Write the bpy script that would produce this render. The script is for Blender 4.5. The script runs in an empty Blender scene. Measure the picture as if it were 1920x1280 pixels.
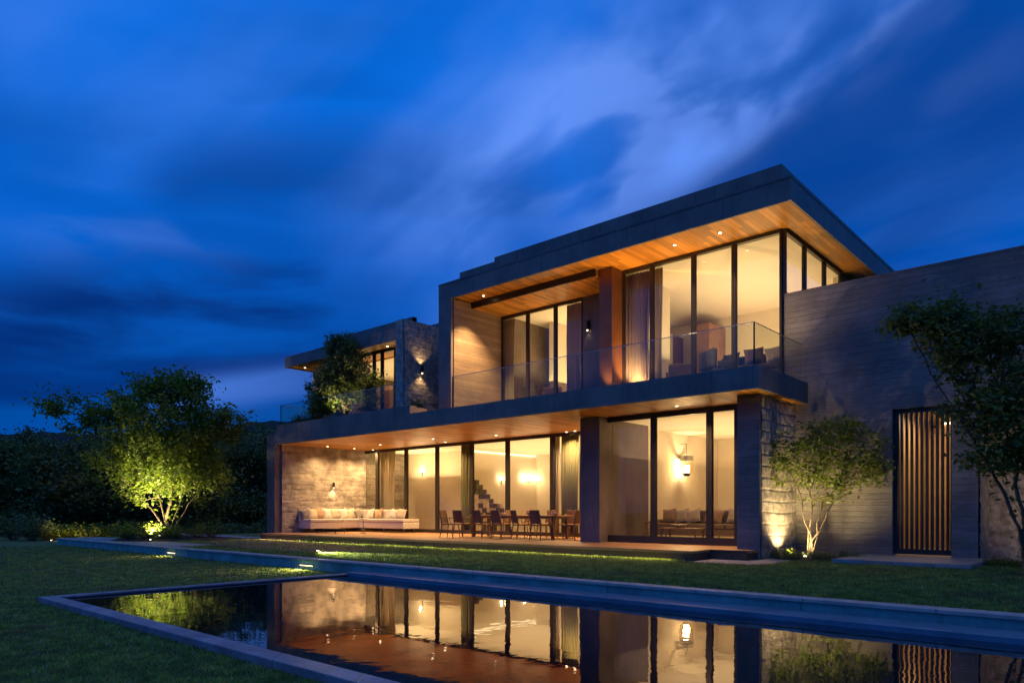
import bpy, math, random
import numpy as np
from mathutils import Vector, Matrix
rad = math.radians
sc = bpy.context.scene
COL = sc.collection
random.seed(7)

# ------------------------------------------------------------------ camera
E = 1.40                                   # eye height above the lower lawn
FOC = 1333.0                               # focal length in photo pixels (1920 wide)
CU, CV = 960.0, 957.0                      # principal column and horizon row
A = math.atan2(1490.0, 1333.0)
FW = Vector((-math.cos(A), math.sin(A), 0)); RT = Vector((math.sin(A), math.cos(A), 0))
cam = bpy.data.objects.new('camera', bpy.data.cameras.new('camera'))
COL.objects.link(cam)
cam.location = (0, 0, E)
cam.rotation_euler = (rad(90), 0, math.pi/2 - A)
cam.data.lens = FOC/1920*36; cam.data.sensor_width = 36
cam.data.shift_y = (CV-640)/1920
cam.data.clip_start = 0.05; cam.data.clip_end = 3000
sc.camera = cam

def XY(u, Y):                              # x of the sight line u on the wall plane y = Y
    s = (u-CU)/FOC
    return (FW.x+RT.x*s)*Y/(FW.y+RT.y*s)
def YX(u, X):                              # y of the sight line u on the wall plane x = X
    s = (u-CU)/FOC
    return (FW.y+RT.y*s)*X/(FW.x+RT.x*s)
def PZ(u, v, z):                           # point of a level plane z (absolute)
    d = FOC*(z-E)/(CV-v); s = (u-CU)/FOC
    p = FW*d+RT*s*d
    return Vector((p.x, p.y, z))
def PD(u, d, z=0):                         # point at depth d
    p = FW*d+RT*((u-CU)/FOC*d)
    return Vector((p.x, p.y, z))
def ZY(v, u, Y):                           # height of row v at (u, plane Y)
    s = (u-CU)/FOC
    return E+(CV-v)/FOC*Y/(FW.y+RT.y*s)
def DIR(u, v):
    return (FW+RT*((u-CU)/FOC)+Vector((0, 0, (CV-v)/FOC))).normalized()

# ------------------------------------------------------------------ node helper
class NT:
    def __init__(s, tree):
        s.t = tree; tree.nodes.clear()
    def n(s, typ, **kw):
        nd = s.t.nodes.new(typ)
        for k, v in kw.items():
            if k.startswith('i_'):
                key = k[2:]
                key = int(key) if key.isdigit() else key.replace('_', ' ')
                s.set(nd.inputs[key], v)
            else: setattr(nd, k, v)
        return nd
    def set(s, sock, v):
        if isinstance(v, bpy.types.NodeSocket): s.t.links.new(v, sock)
        elif isinstance(v, bpy.types.Node): s.t.links.new(v.outputs[0], sock)
        else: sock.default_value = v
    def math(s, op, a, b=0.0, c=None, clamp=False):
        nd = s.t.nodes.new('ShaderNodeMath'); nd.operation = op; nd.use_clamp = clamp
        s.set(nd.inputs[0], a); s.set(nd.inputs[1], b)
        if c is not None: s.set(nd.inputs[2], c)
        return nd.outputs[0]
    def mix(s, f, a, b, mode='MIX'):
        nd = s.t.nodes.new('ShaderNodeMix'); nd.data_type = 'RGBA'; nd.blend_type = mode
        s.set(nd.inputs['Factor'], f); s.set(nd.inputs[6], a); s.set(nd.inputs[7], b)
        return nd.outputs[2]
    def smooth(s, v, a, b, x=0.0, y=1.0):
        nd = s.t.nodes.new('ShaderNodeMapRange'); nd.interpolation_type = 'SMOOTHSTEP'
        for i, q in enumerate((v, a, b, x, y)): s.set(nd.inputs[i], q)
        return nd.outputs[0]
    def noise(s, vec, scale, detail=4.0, rough=.55, dist=0.0):
        nd = s.t.nodes.new('ShaderNodeTexNoise')
        s.set(nd.inputs['Vector'], vec); nd.inputs['Scale'].default_value = scale
        nd.inputs['Detail'].default_value = detail; nd.inputs['Roughness'].default_value = rough
        nd.inputs['Distortion'].default_value = dist
        return nd.outputs[0]
    def vmul(s, vec, xyz):
        nd = s.t.nodes.new('ShaderNodeVectorMath'); nd.operation = 'MULTIPLY'
        s.set(nd.inputs[0], vec); s.set(nd.inputs[1], xyz)
        return nd.outputs[0]
    def vop(s, op, a, b):
        nd = s.t.nodes.new('ShaderNodeVectorMath'); nd.operation = op
        s.set(nd.inputs[0], a); s.set(nd.inputs[1], b)
        return nd
    def xyz(s, x, y, z):
        nd = s.t.nodes.new('ShaderNodeCombineXYZ')
        s.set(nd.inputs[0], x); s.set(nd.inputs[1], y); s.set(nd.inputs[2], z)
        return nd.outputs[0]

# ------------------------------------------------------------------ world: blue hour sky with cloud bands
w = bpy.data.worlds.new('World'); sc.world = w; w.use_nodes = True
k = NT(w.node_tree)
tc = k.n('ShaderNodeTexCoord'); D0 = tc.outputs['Generated']
D = k.vop('NORMALIZE', D0, (0, 0, 0)).outputs[0]
sep = k.n('ShaderNodeSeparateXYZ', i_0=D); dz = sep.outputs[2]
wn = k.n('ShaderNodeTexNoise', i_Vector=k.vmul(D, (1, 1, 1.6)), i_Scale=1.9, i_Detail=3.0, i_Roughness=.45)
warp = k.vop('SUBTRACT', wn.outputs['Color'], (.5, .5, .5)).outputs[0]
DW = k.vop('ADD', D, k.vmul(warp, (.18, .18, .09))).outputs[0]
def blob(u, v, r, core=0.0, vec=None):
    d = k.vop('DISTANCE', vec or DW, tuple(DIR(u, v))).outputs['Value']
    return k.smooth(d, core*r, r, 1.0, 0.0)
def band(u0, v0, u1, v1, wd, soft, feather=.25):          # a streak of cloud between two sky directions
    a = DIR(u0, v0); b = DIR(u1, v1); n = a.cross(b).normalized(); m = ((a+b)/2)
    h = (b-a).length/2
    d1 = k.math('ABSOLUTE', k.vop('DOT_PRODUCT', DW, tuple(n)).outputs['Value'])
    across = k.smooth(d1, wd, wd+soft, 1.0, 0.0)
    d2 = k.vop('DISTANCE', DW, tuple(m)).outputs['Value']
    along = k.smooth(d2, h, h+feather, 1.0, 0.0)
    return k.math('MULTIPLY', across, along)
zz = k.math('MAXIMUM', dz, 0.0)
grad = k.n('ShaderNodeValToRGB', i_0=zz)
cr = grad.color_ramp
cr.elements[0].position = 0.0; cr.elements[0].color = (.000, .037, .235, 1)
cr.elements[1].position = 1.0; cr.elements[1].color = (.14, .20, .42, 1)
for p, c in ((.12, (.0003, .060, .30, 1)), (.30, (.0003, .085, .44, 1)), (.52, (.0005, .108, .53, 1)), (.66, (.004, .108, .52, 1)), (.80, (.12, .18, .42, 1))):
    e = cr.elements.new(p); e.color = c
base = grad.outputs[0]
streak = k.noise(k.vmul(DW, (1.0, 1.0, 4.6)), 2.2, 4.5, .50, .2)
fine = k.noise(k.vmul(DW, (1.0, 1.0, 1.8)), 4.6, 5.0, .50, .2)
soft_n = k.noise(k.vmul(D, (1.0, 1.0, 2.4)), 1.7, 5.0, .55, .6)
# light cloud: streaks that run along the great diagonal cloud edge
ba = DIR(1150, 380); bb = DIR(1800, -120); bn_ = ba.cross(bb).normalized(); bt_ = (bb-ba).normalized(); bo_ = bn_.cross(bt_)
q1 = k.vop('DOT_PRODUCT', DW, tuple(bt_)).outputs['Value']; q2 = k.vop('DOT_PRODUCT', DW, tuple(bn_)).outputs['Value']; q3 = k.vop('DOT_PRODUCT', DW, tuple(bo_)).outputs['Value']
dn1 = k.noise(k.xyz(k.math('MULTIPLY', q1, 1.5), k.math('MULTIPLY', q2, 4.0), q3), 1.5, 3.5, .48, .1)
dn2 = k.noise(k.xyz(k.math('MULTIPLY', q1, 3.2), k.math('MULTIPLY', q2, 6.5), q3), 1.9, 3.6, .48, .1)
wsp = k.smooth(dn2, .30, .70)
hz1 = k.noise(k.vmul(DW, (1.1, 1.1, 5.0)), 1.5, 3.5, .48, .1)
hz2 = k.noise(k.vmul(DW, (1.4, 1.4, 7.0)), 2.6, 5.0, .52, .2)
ea = DIR(1225, 385); eb = DIR(1770, -60); en = ea.cross(eb).normalized()
if en.dot(DIR(1750, 300)) > 0: en = -en               # positive on the upper left side of the cloud edge
sd = k.vop('DOT_PRODUCT', DW, tuple(en)).outputs['Value']
lf = k.math('MULTIPLY', k.smooth(sd, -.012, .035), k.smooth(sd, .05, .34, 1.0, 0.0))
lf = k.math('MULTIPLY', lf, k.smooth(k.vop('DISTANCE', DW, tuple(DIR(1420, 120))).outputs['Value'], .30, .62, 1.0, 0.0))
lf = k.math('MULTIPLY', lf, k.smooth(k.vop('DISTANCE', DW, tuple(DIR(1100, 480))).outputs['Value'], .03, .16))
lf = k.math('MULTIPLY', lf, k.math('ADD', .22, k.math('MULTIPLY', k.math('MULTIPLY', k.smooth(dn1, .32, .58), wsp), 1.15)))
core = k.math('MULTIPLY', band(1190, 330, 1640, -10, .004, .055, .06), k.smooth(dn2, .42, .68))
core = k.math('ADD', core, k.math('MULTIPLY', blob(1190, 290, .19), k.smooth(dn2, .30, .58)))
lf2 = k.math('MULTIPLY', band(150, 60, 900, 290, .02, .16, .14), k.smooth(dn1, .38, .62))
lf3 = k.math('MULTIPLY', band(330, 712, 600, 700, .006, .035, .05), k.smooth(hz2, .40, .60))
lf4 = k.math('MULTIPLY', blob(120, 200, .55), k.smooth(hz1, .42, .66))
lf5 = k.math('MULTIPLY', band(1640, 60, 1830, -60, .01, .05, .06), k.smooth(dn2, .35, .65))
lf6 = k.math('MULTIPLY', band(1850, 130, 1960, 60, .01, .05, .05), k.smooth(dn2, .35, .65))
lf7 = k.math('MULTIPLY', band(130, 425, 420, 480, .01, .07, .10), k.smooth(hz2, .38, .62))
lf8 = k.math('MULTIPLY', blob(1850, 380, .25), k.smooth(hz2, .45, .66))
tot = k.math('MULTIPLY', lf, .70)
for q, wgt in ((core, 1.0), (lf2, .22), (lf3, .50), (lf4, .06), (lf5, .55), (lf6, .40), (lf7, .26), (lf8, .15)):
    tot = k.math('ADD', tot, k.math('MULTIPLY', q, wgt))
gen = k.math('MULTIPLY', k.smooth(hz1, .50, .72), .10)
tot = k.math('MINIMUM', k.math('ADD', tot, gen), 1.0)
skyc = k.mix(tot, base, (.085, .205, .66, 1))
# dark cloud bands
df = k.math('MULTIPLY', band(-300, 600, 520, 560, .012, .085, .16), k.smooth(hz2, .25, .60, .25, 1.0))
df2 = k.math('MULTIPLY', band(380, 380, 1000, 430, .02, .12, .12), k.smooth(hz1, .30, .62, .2, .9))
df3 = k.math('MULTIPLY', blob(1650, 240, .40, .35), k.smooth(dn1, .25, .60, .55, 1.0))
df4 = k.math('MULTIPLY', band(-200, 690, 520, 655, .008, .035, .10), k.smooth(hz2, .30, .60, .4, 1.0))
df5 = k.math('MULTIPLY', blob(640, 600, .26), k.smooth(hz1, .3, .6, .3, .9))
dk = k.math('MULTIPLY', df, 1.0)
for q, wgt in ((df2, .75), (df3, .75), (df4, .9), (df5, .75)): dk = k.math('MAXIMUM', dk, k.math('MULTIPLY', q, wgt))
gend = k.math('MULTIPLY', k.smooth(hz1, .54, .32), .34)
dk = k.math('MAXIMUM', dk, gend)
dk = k.math('MULTIPLY', dk, k.math('SUBTRACT', 1.0, k.math('MULTIPLY', lf, .8), clamp=True))
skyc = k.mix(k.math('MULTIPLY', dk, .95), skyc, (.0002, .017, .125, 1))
nish = k.n('ShaderNodeTexSky'); nish.sky_type = 'NISHITA'; nish.sun_disc = False
nish.sun_elevation = rad(-4); nish.sun_rotation = rad(140)
skyc = k.mix(.05, skyc, nish.outputs[0], 'ADD')
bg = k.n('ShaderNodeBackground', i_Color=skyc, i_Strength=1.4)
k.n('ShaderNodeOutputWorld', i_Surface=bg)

sc.view_settings.view_transform = 'Standard'; sc.view_settings.look = 'None'
sc.view_settings.exposure = 0.0; sc.view_settings.gamma = 1.0
cy = sc.cycles
cy.use_denoising = True; cy.max_bounces = 7; cy.diffuse_bounces = 4; cy.glossy_bounces = 4
cy.transparent_max_bounces = 16; cy.transmission_bounces = 4; cy.sample_clamp_indirect = 4.0
cy.sample_clamp_direct = 0.0; cy.caustics_reflective = False; cy.caustics_refractive = False
cy.use_adaptive_sampling = True; cy.adaptive_threshold = .015; cy.use_light_tree = True

WARM = (1.0, .60, .25); ROOM = (1.0, .68, .33); SPOTW = (1.0, .66, .30)

# ------------------------------------------------------------------ materials
def mat(name):
    m = bpy.data.materials.new(name); m.use_nodes = True
    return m, NT(m.node_tree)
def out(k, shader):
    k.n('ShaderNodeOutputMaterial', i_Surface=shader)
def P(k, col, rough=.6, metal=0.0, bump=None, bstr=.3, bdist=.01, spec=.5, emis=None, estr=0.0, sheen=0.0):
    b = k.n('ShaderNodeBsdfPrincipled')
    k.set(b.inputs['Base Color'], col); k.set(b.inputs['Roughness'], rough); k.set(b.inputs['Metallic'], metal)
    b.inputs['Specular IOR Level'].default_value = spec
    if sheen: b.inputs['Sheen Weight'].default_value = sheen
    if emis: b.inputs['Emission Color'].default_value = emis; b.inputs['Emission Strength'].default_value = estr
    if bump is not None:
        bn = k.n('ShaderNodeBump', i_Strength=bstr, i_Distance=bdist, i_Height=bump)
        k.set(b.inputs['Normal'], bn.outputs[0])
    return b
def pos(k):
    g = k.n('ShaderNodeNewGeometry'); return g.outputs['Position']
def wallmap(k):                                   # (x+y, z, 0): a flat map for every axis-aligned wall
    s = k.n('ShaderNodeSeparateXYZ', i_0=pos(k))
    return k.xyz(k.math('ADD', s.outputs[0], s.outputs[1]), s.outputs[2], 0.0), s

def simple(name, col, rough=.6, metal=0.0, nscale=8.0, var=.25, bstr=.15, bdist=.004, spec=.5, seam=0.0, streak=0.0):
    m, k = mat(name); p = pos(k)
    n = k.noise(p, nscale, 5.0)
    c = k.mix(k.smooth(n, .3, .7), tuple(x*(1-var) for x in col)+(1,), tuple(min(1, x*(1+var)) for x in col)+(1,))
    f = k.noise(p, nscale*7, 3.0)
    c = k.mix(k.smooth(f, .35, .7, 0, var), c, tuple(x*.6 for x in col)+(1,))
    if streak:
        sn = k.noise(k.vmul(p, (5.0, 5.0, .5)), 1.6, 6.0, .65)
        c = k.mix(k.smooth(sn, .48, .75, 0, streak), c, tuple(x*.35 for x in col)+(1,))
    if seam:
        sp_ = k.n('ShaderNodeSeparateXYZ', i_0=p)
        fr_ = k.math('FRACT', k.math('DIVIDE', k.math('ADD', sp_.outputs[0], sp_.outputs[1]), seam))
        jt = k.math('MINIMUM', k.smooth(fr_, 0.0, .012/seam), k.smooth(fr_, 1.0, 1-.012/seam))
        c = k.mix(jt, tuple(x*.25 for x in col)+(1,), c)
        f = k.math('ADD', f, jt)
    out(k, P(k, c, rough, metal, f, bstr, bdist, spec)); return m

def board_concrete(name, col, bh=.24, bstr=.6, var=.3, rough=.75, wnw=.16, jw=.45, crisp=0.0):
    m, k = mat(name); uv, s = wallmap(k)
    row = k.math('DIVIDE', s.outputs[2], bh)
    fr = k.math('FRACT', row); fl = k.math('FLOOR', row)
    wn = k.n('ShaderNodeTexWhiteNoise', noise_dimensions='1D'); k.set(wn.inputs['W'], fl)
    joint = k.math('MINIMUM', k.smooth(fr, 0.0, .05), k.smooth(fr, 1.0, .95))
    st = k.noise(k.vmul(uv, (.7, 9.0, 1)), 2.6, 8.0, .65, .3)
    bl = k.noise(uv, .8, 6.0, .6, .3)
    gr = k.noise(pos(k), 26.0, 5.0, .7)
    pit = k.n('ShaderNodeTexVoronoi', i_Vector=k.vmul(uv, (1, 2.5, 1)), i_Scale=9.0)
    pt = k.smooth(pit.outputs[0], .03, .12)
    t = k.math('ADD', k.math('MULTIPLY', bl, .5), k.math('ADD', k.math('MULTIPLY', st, .35), k.math('MULTIPLY', wn.outputs[0], wnw)))
    c = k.mix(k.smooth(t, .34, .72), tuple(x*(1-var) for x in col)+(1,), tuple(min(1, x*(1+var)) for x in col)+(1,))
    if crisp:
        s2 = k.noise(k.vmul(uv, (1.0, 14.0, 1)), 3.4, 9.0, .72, .15)
        c = k.mix(k.smooth(s2, .56, .70, 0, crisp), c, tuple(min(1, x*2.1) for x in col)+(1,))
        c = k.mix(k.smooth(s2, .43, .34, 0, crisp), c, tuple(x*.4 for x in col)+(1,))
        s3 = k.noise(k.vmul(uv, (3.0, .35, 1)), 1.5, 6.0, .6, .2)
        c = k.mix(k.smooth(s3, .55, .75, 0, .4), c, tuple(x*.5 for x in col)+(1,))
    c = k.mix(k.math('MULTIPLY', k.math('SUBTRACT', 1.0, joint), jw), c, tuple(x*.45 for x in col)+(1,))
    h = k.math('ADD', k.math('MULTIPLY', st, .7), k.math('ADD', k.math('MULTIPLY', joint, jw), k.math('ADD', k.math('MULTIPLY', gr, .5), k.math('MULTIPLY', k.math('ADD', pt, wn.outputs[0]), .3))))
    out(k, P(k, c, rough, 0, h, bstr, .03)); return m

def stone_cladding(name, col, bstr=1.0, bw=.75, rh=.2, dist=.05, rough=.7):
    m, k = mat(name); uv, s = wallmap(k)
    wv = k.n('ShaderNodeTexNoise', i_Vector=uv, i_Scale=2.0, i_Detail=3.0)
    off = k.vmul(k.vop('SUBTRACT', wv.outputs['Color'], (.5, .5, .5)).outputs[0], (.10, .035, 0))
    v2 = k.vop('ADD', uv, off).outputs[0]
    def brick(bw, rh, mort):
        b = k.n('ShaderNodeTexBrick', i_Vector=v2, i_Scale=1.0)
        b.offset = .37; b.squash = 1.6; b.squash_frequency = 3
        b.inputs['Brick Width'].default_value = bw; b.inputs['Row Height'].default_value = rh
        b.inputs['Mortar Size'].default_value = mort; b.inputs['Mortar Smooth'].default_value = .4
        b.inputs['Color1'].default_value = (0, 0, 0, 1); b.inputs['Color2'].default_value = (1, 1, 1, 1)
        b.inputs['Mortar'].default_value = (.5, .5, .5, 1)
        return b
    b = brick(bw, rh, .010)
    n1 = k.noise(k.vmul(pos(k), (1, 1, 2.6)), 4.5, 9.0, .68, .5)
    n2 = k.noise(pos(k), 22.0, 6.0, .7)
    cell = k.n('ShaderNodeSeparateColor', i_0=b.outputs[0]).outputs[0]
    t = k.math('ADD', k.math('MULTIPLY', n1, .65), k.math('MULTIPLY', cell, .32))
    c = k.mix(k.smooth(t, .22, .78), tuple(x*.6 for x in col)+(1,), tuple(min(1, x*1.3) for x in col)+(1,))
    c = k.mix(k.math('MULTIPLY', b.outputs[1], .45), c, tuple(x*.4 for x in col)+(1,))
    h = k.math('ADD', k.math('MULTIPLY', n1, 1.1), k.math('ADD', k.math('MULTIPLY', n2, .22), k.math('ADD', k.math('MULTIPLY', cell, .45), k.math('MULTIPLY', b.outputs[1], -.6))))
    out(k, P(k, c, rough, 0, h, bstr, dist)); return m

def timber(name, col, pw=.12, axis=0, rough=.38, bstr=.5, gap=.04, var=.35):
    m, k = mat(name); p = pos(k); s = k.n('ShaderNodeSeparateXYZ', i_0=p)
    row = k.math('DIVIDE', s.outputs[axis], pw)
    fr = k.math('FRACT', row); fl = k.math('FLOOR', row)
    along = s.outputs[1-axis]
    seg = k.math('FLOOR', k.math('DIVIDE', k.math('ADD', along, k.math('MULTIPLY', fl, 1.37)), 2.4))
    wn = k.n('ShaderNodeTexWhiteNoise', noise_dimensions='2D'); k.set(wn.inputs['Vector'], k.xyz(fl, seg, 0.0))
    sc_ = (9.0, .7, 9.0) if axis == 0 else (.7, 9.0, 9.0)
    g = k.noise(k.vop('ADD', k.vmul(p, sc_), k.xyz(0.0, 0.0, k.math('MULTIPLY', fl, 3.1))).outputs[0], 2.0, 7.0, .62, .8)
    joint = k.math('MINIMUM', k.smooth(fr, 0.0, gap), k.smooth(fr, 1.0, 1.0-gap))
    t = k.math('ADD', k.math('MULTIPLY', g, .55), k.math('MULTIPLY', wn.outputs[0], .42))
    c = k.mix(k.smooth(t, .2, .8), tuple(x*(1-var) for x in col)+(1,), tuple(min(1, x*(1+var)) for x in col)+(1,))
    c = k.mix(k.math('SUBTRACT', 1.0, joint), c, tuple(x*.15 for x in col)+(1,))
    h = k.math('ADD', joint, k.math('MULTIPLY', g, .25))
    out(k, P(k, c, k.smooth(g, .2, .8, rough-.07, rough+.12), 0, h, bstr, .006)); return m

def glass(name, tint=(.97, .99, .97, 1), ior=1.5, boost=1.0, rough=0.0):
    m, k = mat(name)
    g = k.n('ShaderNodeNewGeometry')
    cs = k.math('ABSOLUTE', k.vop('DOT_PRODUCT', g.outputs['Normal'], g.outputs['Incoming']).outputs['Value'])
    f0 = ((ior-1)/(ior+1))**2
    f = k.math('MULTIPLY', k.math('ADD', f0, k.math('MULTIPLY', k.math('POWER', k.math('SUBTRACT', 1.0, cs, clamp=True), 5.0), 1-f0)), boost*1.6, clamp=True)
    tr = k.n('ShaderNodeBsdfTransparent', i_Color=tint)
    gl = k.n('ShaderNodeBsdfGlossy', i_Roughness=rough)
    mx = k.n('ShaderNodeMixShader', i_0=f); k.set(mx.inputs[1], tr.outputs[0]); k.set(mx.inputs[2], gl.outputs[0])
    out(k, mx); return m

def leafmat(name, col, col2, trans=.35, rough=.5):
    m, k = mat(name)
    g = k.n('ShaderNodeNewGeometry')
    n = k.noise(g.outputs['Position'], 1.3, 3.0)
    t = k.math('ADD', k.math('MULTIPLY', g.outputs['Random Per Island'], .6), k.math('MULTIPLY', n, .5))
    c = k.mix(k.smooth(t, .15, .9), tuple(col)+(1,), tuple(col2)+(1,))
    d = P(k, c, rough, spec=.35)
    tr = k.n('ShaderNodeBsdfTranslucent', i_Color=k.mix(.5, c, (.14, .17, .01, 1)))
    mx = k.n('ShaderNodeMixShader', i_0=trans); k.set(mx.inputs[1], d.outputs[0]); k.set(mx.inputs[2], tr.outputs[0])
    out(k, mx); return m

def emit(name, col, st):
    m, k = mat(name); e = k.n('ShaderNodeEmission', i_Color=tuple(col)+(1,), i_Strength=st); out(k, e); return m

M = {}
M['fascia'] = simple('dark_concrete', (.20, .16, .14), .6, 0, 1.3, .22, .3, .004, seam=2.9, streak=.5)
M['panel'] = simple('dark_render', (.15, .12, .115), .55, 0, 1.3, .22, .25, .004, streak=.4)
M['board'] = board_concrete('board_marked_concrete', (.235, .220, .205), .14, 1.0, .40, wnw=.08, jw=.30, crisp=.75)
M['board_light'] = board_concrete('board_marked_concrete_pale', (.31, .225, .15), .115, .8, .30)
M['stone'] = stone_cladding('split_stone_cladding', (.27, .23, .185), 1.0, .9, .235, .07)
M['rough_stone'] = stone_cladding('rough_stone_cladding', (.30, .26, .21), 1.0, .95, .27, .20, .5)
M['stone_flat'] = simple('split_stone', (.30, .27, .235), .75, 0, 3.0, .38, .8, .012)
M['rough_flat'] = simple('rough_split_stone', (.40, .365, .32), .5, 0, 6.0, .5, 1.0, .05)
M['soffit'] = timber('timber_soffit', (.52, .225, .030), .13, 0, .42, var=.40)
M['deck'] = timber('timber_deck', (.36, .19, .085), .14, 1, .40, .35)
M['deck_edge'] = simple('deck_edge_stone', (.10, .06, .035), .75)
M['frame'] = simple('bronze_frame', (.055, .048, .040), .38, .55, 20, .15, .05)
M['plaster'] = simple('cream_plaster', (.74, .66, .52), .85, 0, 1.1, .05, .1, .002)
M['ceiling'] = simple('ceiling_plaster', (.78, .71, .58), .9, 0, .8, .03, .05, .002)
M['passage'] = simple('passage_timber_lining', (.46, .30, .16), .6, 0, 2.0, .15)
M['brown_wall'] = simple('walnut_wall', (.30, .16, .075), .5, 0, 2.0, .2)
M['dark_wall'] = simple('dark_blue_grey_wall', (.075, .078, .11), .35, 0, 1.5, .2)
M['copper_wall'] = simple('brown_metal_cladding', (.20, .09, .035), .33, .3, 1.5, .15)
M['floor_in'] = simple('interior_floor', (.36, .27, .18), .35, 0, 3, .12)
M['window'] = glass('window_glass', (.96, .98, .94, 1), 1.50, 1.0)
M['rail_glass'] = glass('railing_glass', (.86, .92, .84, 1), 1.45, 1.0)
M['steel'] = simple('brushed_steel', (.42, .40, .36), .3, .9, 30, .1, .05)
M['black'] = simple('black_metal', (.025, .025, .027), .45, .3)
M['slat'] = simple('dark_slat', (.035, .028, .022), .5, .1)
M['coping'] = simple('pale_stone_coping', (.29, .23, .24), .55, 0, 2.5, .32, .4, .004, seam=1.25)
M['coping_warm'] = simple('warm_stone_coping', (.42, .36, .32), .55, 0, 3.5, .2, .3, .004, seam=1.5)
M['wall_low'] = simple('retaining_concrete_teal_glow', (.17, .34, .31), .6, 0, 1.6, .3, .3, .005, seam=3.0, streak=.5)  # teal glow beside the pool is put into the concrete's colour
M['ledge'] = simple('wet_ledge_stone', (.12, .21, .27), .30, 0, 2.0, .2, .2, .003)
M['paving'] = simple('stone_paving', (.30, .27, .25), .55, 0, 3.0, .2, .3, .004)
M['gravel'] = simple('pale_gravel', (.46, .40, .36), .9, 0, 30.0, .35, 1.0, .03)
M['white_fabric'] = simple('white_upholstery', (.56, .52, .47), .9, 0, 12, .06, .3, .004)
M['beige_fabric'] = simple('beige_cushion', (.52, .43, .33), .9, 0, 14, .12, .4, .004)
M['tan_fabric'] = simple('tan_cushion', (.40, .27, .16), .9, 0, 14, .15, .4, .004)
M['grey_fabric'] = simple('grey_cushion', (.24, .22, .21), .9, 0, 14, .2, .4, .004)
M['brown_fabric'] = simple('brown_upholstery', (.22, .155, .10), .9, 0, 14, .12, .4, .004)
M['dark_fabric'] = simple('dark_upholstery', (.075, .07, .065), .9, 0, 14, .2, .4, .004)
M['chair_wood'] = simple('dark_teak', (.16, .085, .04), .55, 0, 10, .25)
M['chair_back'] = simple('brown_weave', (.20, .10, .045), .7, 0, 40, .3, .5, .004)
M['table_wood'] = simple('teak_table_top', (.24, .135, .07), .3, 0, 6, .25)
def sheer(name, col, tr):
    m, k = mat(name); d = k.n('ShaderNodeBsdfDiffuse', i_Color=tuple(col)+(1,)); t = k.n('ShaderNodeBsdfTranslucent', i_Color=tuple(col)+(1,))
    mx = k.n('ShaderNodeMixShader', i_0=tr); k.set(mx.inputs[1], d.outputs[0]); k.set(mx.inputs[2], t.outputs[0]); out(k, mx); return m
M['curtain'] = sheer('linen_curtain', (.55, .47, .35), .45)
M['curtain_green'] = sheer('grey_green_curtain', (.22, .21, .13), .4)
M['curtain_violet'] = sheer('blue_grey_curtain', (.34, .29, .36), .30)
M['bark'] = simple('bark', (.20, .15, .10), .85, 0, 14, .4, 1.0, .02)
M['bark_dark'] = simple('dark_bark', (.10, .075, .055), .9, 0, 14, .4, 1.0, .02)
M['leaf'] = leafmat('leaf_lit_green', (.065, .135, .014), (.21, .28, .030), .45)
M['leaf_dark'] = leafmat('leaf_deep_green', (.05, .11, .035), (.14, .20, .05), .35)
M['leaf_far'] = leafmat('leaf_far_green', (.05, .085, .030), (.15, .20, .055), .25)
M['leaf_shrub'] = leafmat('leaf_shrub', (.07, .13, .012), (.19, .24, .025), .35)
M['mulch'] = simple('dark_soil', (.045, .032, .024), .95, 0, 18, .5, 1.0, .03)
M['lamp_glow'] = emit('lamp_glow', (1.0, .74, .42), 18.0)
M['lamp_soft'] = emit('lamp_shade_glow', (1.0, .70, .36), 5.0)
M['cove_glow'] = emit('cove_light_strip', (1.0, .72, .38), 4.0)
M['crystal'] = glass('lamp_glass', (1, .93, .8, 1), 1.5, 1.5)
M['ceramic'] = simple('pale_ceramic', (.6, .52, .42), .35)
M['block_dark'] = simple('dark_block', (.07, .05, .04), .5)
M['block_pale'] = simple('pale_block', (.60, .50, .36), .7)

# lawn
m, k = mat('lawn'); p = pos(k)
n1 = k.noise(p, .55, 5.0, .6, .3); n2 = k.noise(p, 60.0, 4.0, .7); n3 = k.noise(p, 6.0, 4.0)
c = k.mix(k.smooth(n1, .35, .65), (.12, .19, .04, 1), (.18, .23, .05, 1))
c = k.mix(k.smooth(k.noise(p, .9, 4.0, .6), .54, .66, 0, .8), c, (.16, .11, .06, 1))
c = k.mix(k.smooth(n2, .3, .7, 0, .6), c, (.012, .022, .008, 1))
out(k, P(k, c, .95, 0, k.math('ADD', n2, k.math('MULTIPLY', n3, .6)), .9, .03)); M['lawn'] = m
m, k = mat('grass_blades'); g = k.n('ShaderNodeNewGeometry')
n1 = k.noise(g.outputs['Position'], .7, 5.0, .6, .3)
t = k.math('ADD', k.math('MULTIPLY', g.outputs['Random Per Island'], .55), k.math('MULTIPLY', n1, .55))
c = k.mix(k.smooth(t, .25, .85), (.20, .31, .05, 1), (.42, .47, .08, 1))
c = k.mix(k.smooth(g.outputs['Random Per Island'], .92, .93, 0, .8), c, (.42, .44, .26, 1))
c = k.mix(k.smooth(k.noise(g.outputs['Position'], 3.5, 3.0, .6), .40, .62, .55, 0), c, (.03, .055, .02, 1))
c = k.mix(k.smooth(k.noise(g.outputs['Position'], .9, 4.0, .6), .54, .66, 0, .75), c, (.17, .12, .055, 1))
d = P(k, c, .6, spec=.3); tr = k.n('ShaderNodeBsdfTranslucent', i_Color=c)
mx = k.n('ShaderNodeMixShader', i_0=.3); k.set(mx.inputs[1], d.outputs[0]); k.set(mx.inputs[2], tr.outputs[0])
out(k, mx); M['grass'] = m
m, k = mat('hill'); p = pos(k)
n1 = k.noise(p, .05, 8.0, .7); out(k, P(k, k.mix(n1, (.006, .012, .016, 1), (.020, .032, .030, 1)), 1.0, 0, n1, 1.0, 4.0)); M['hill'] = m
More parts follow.
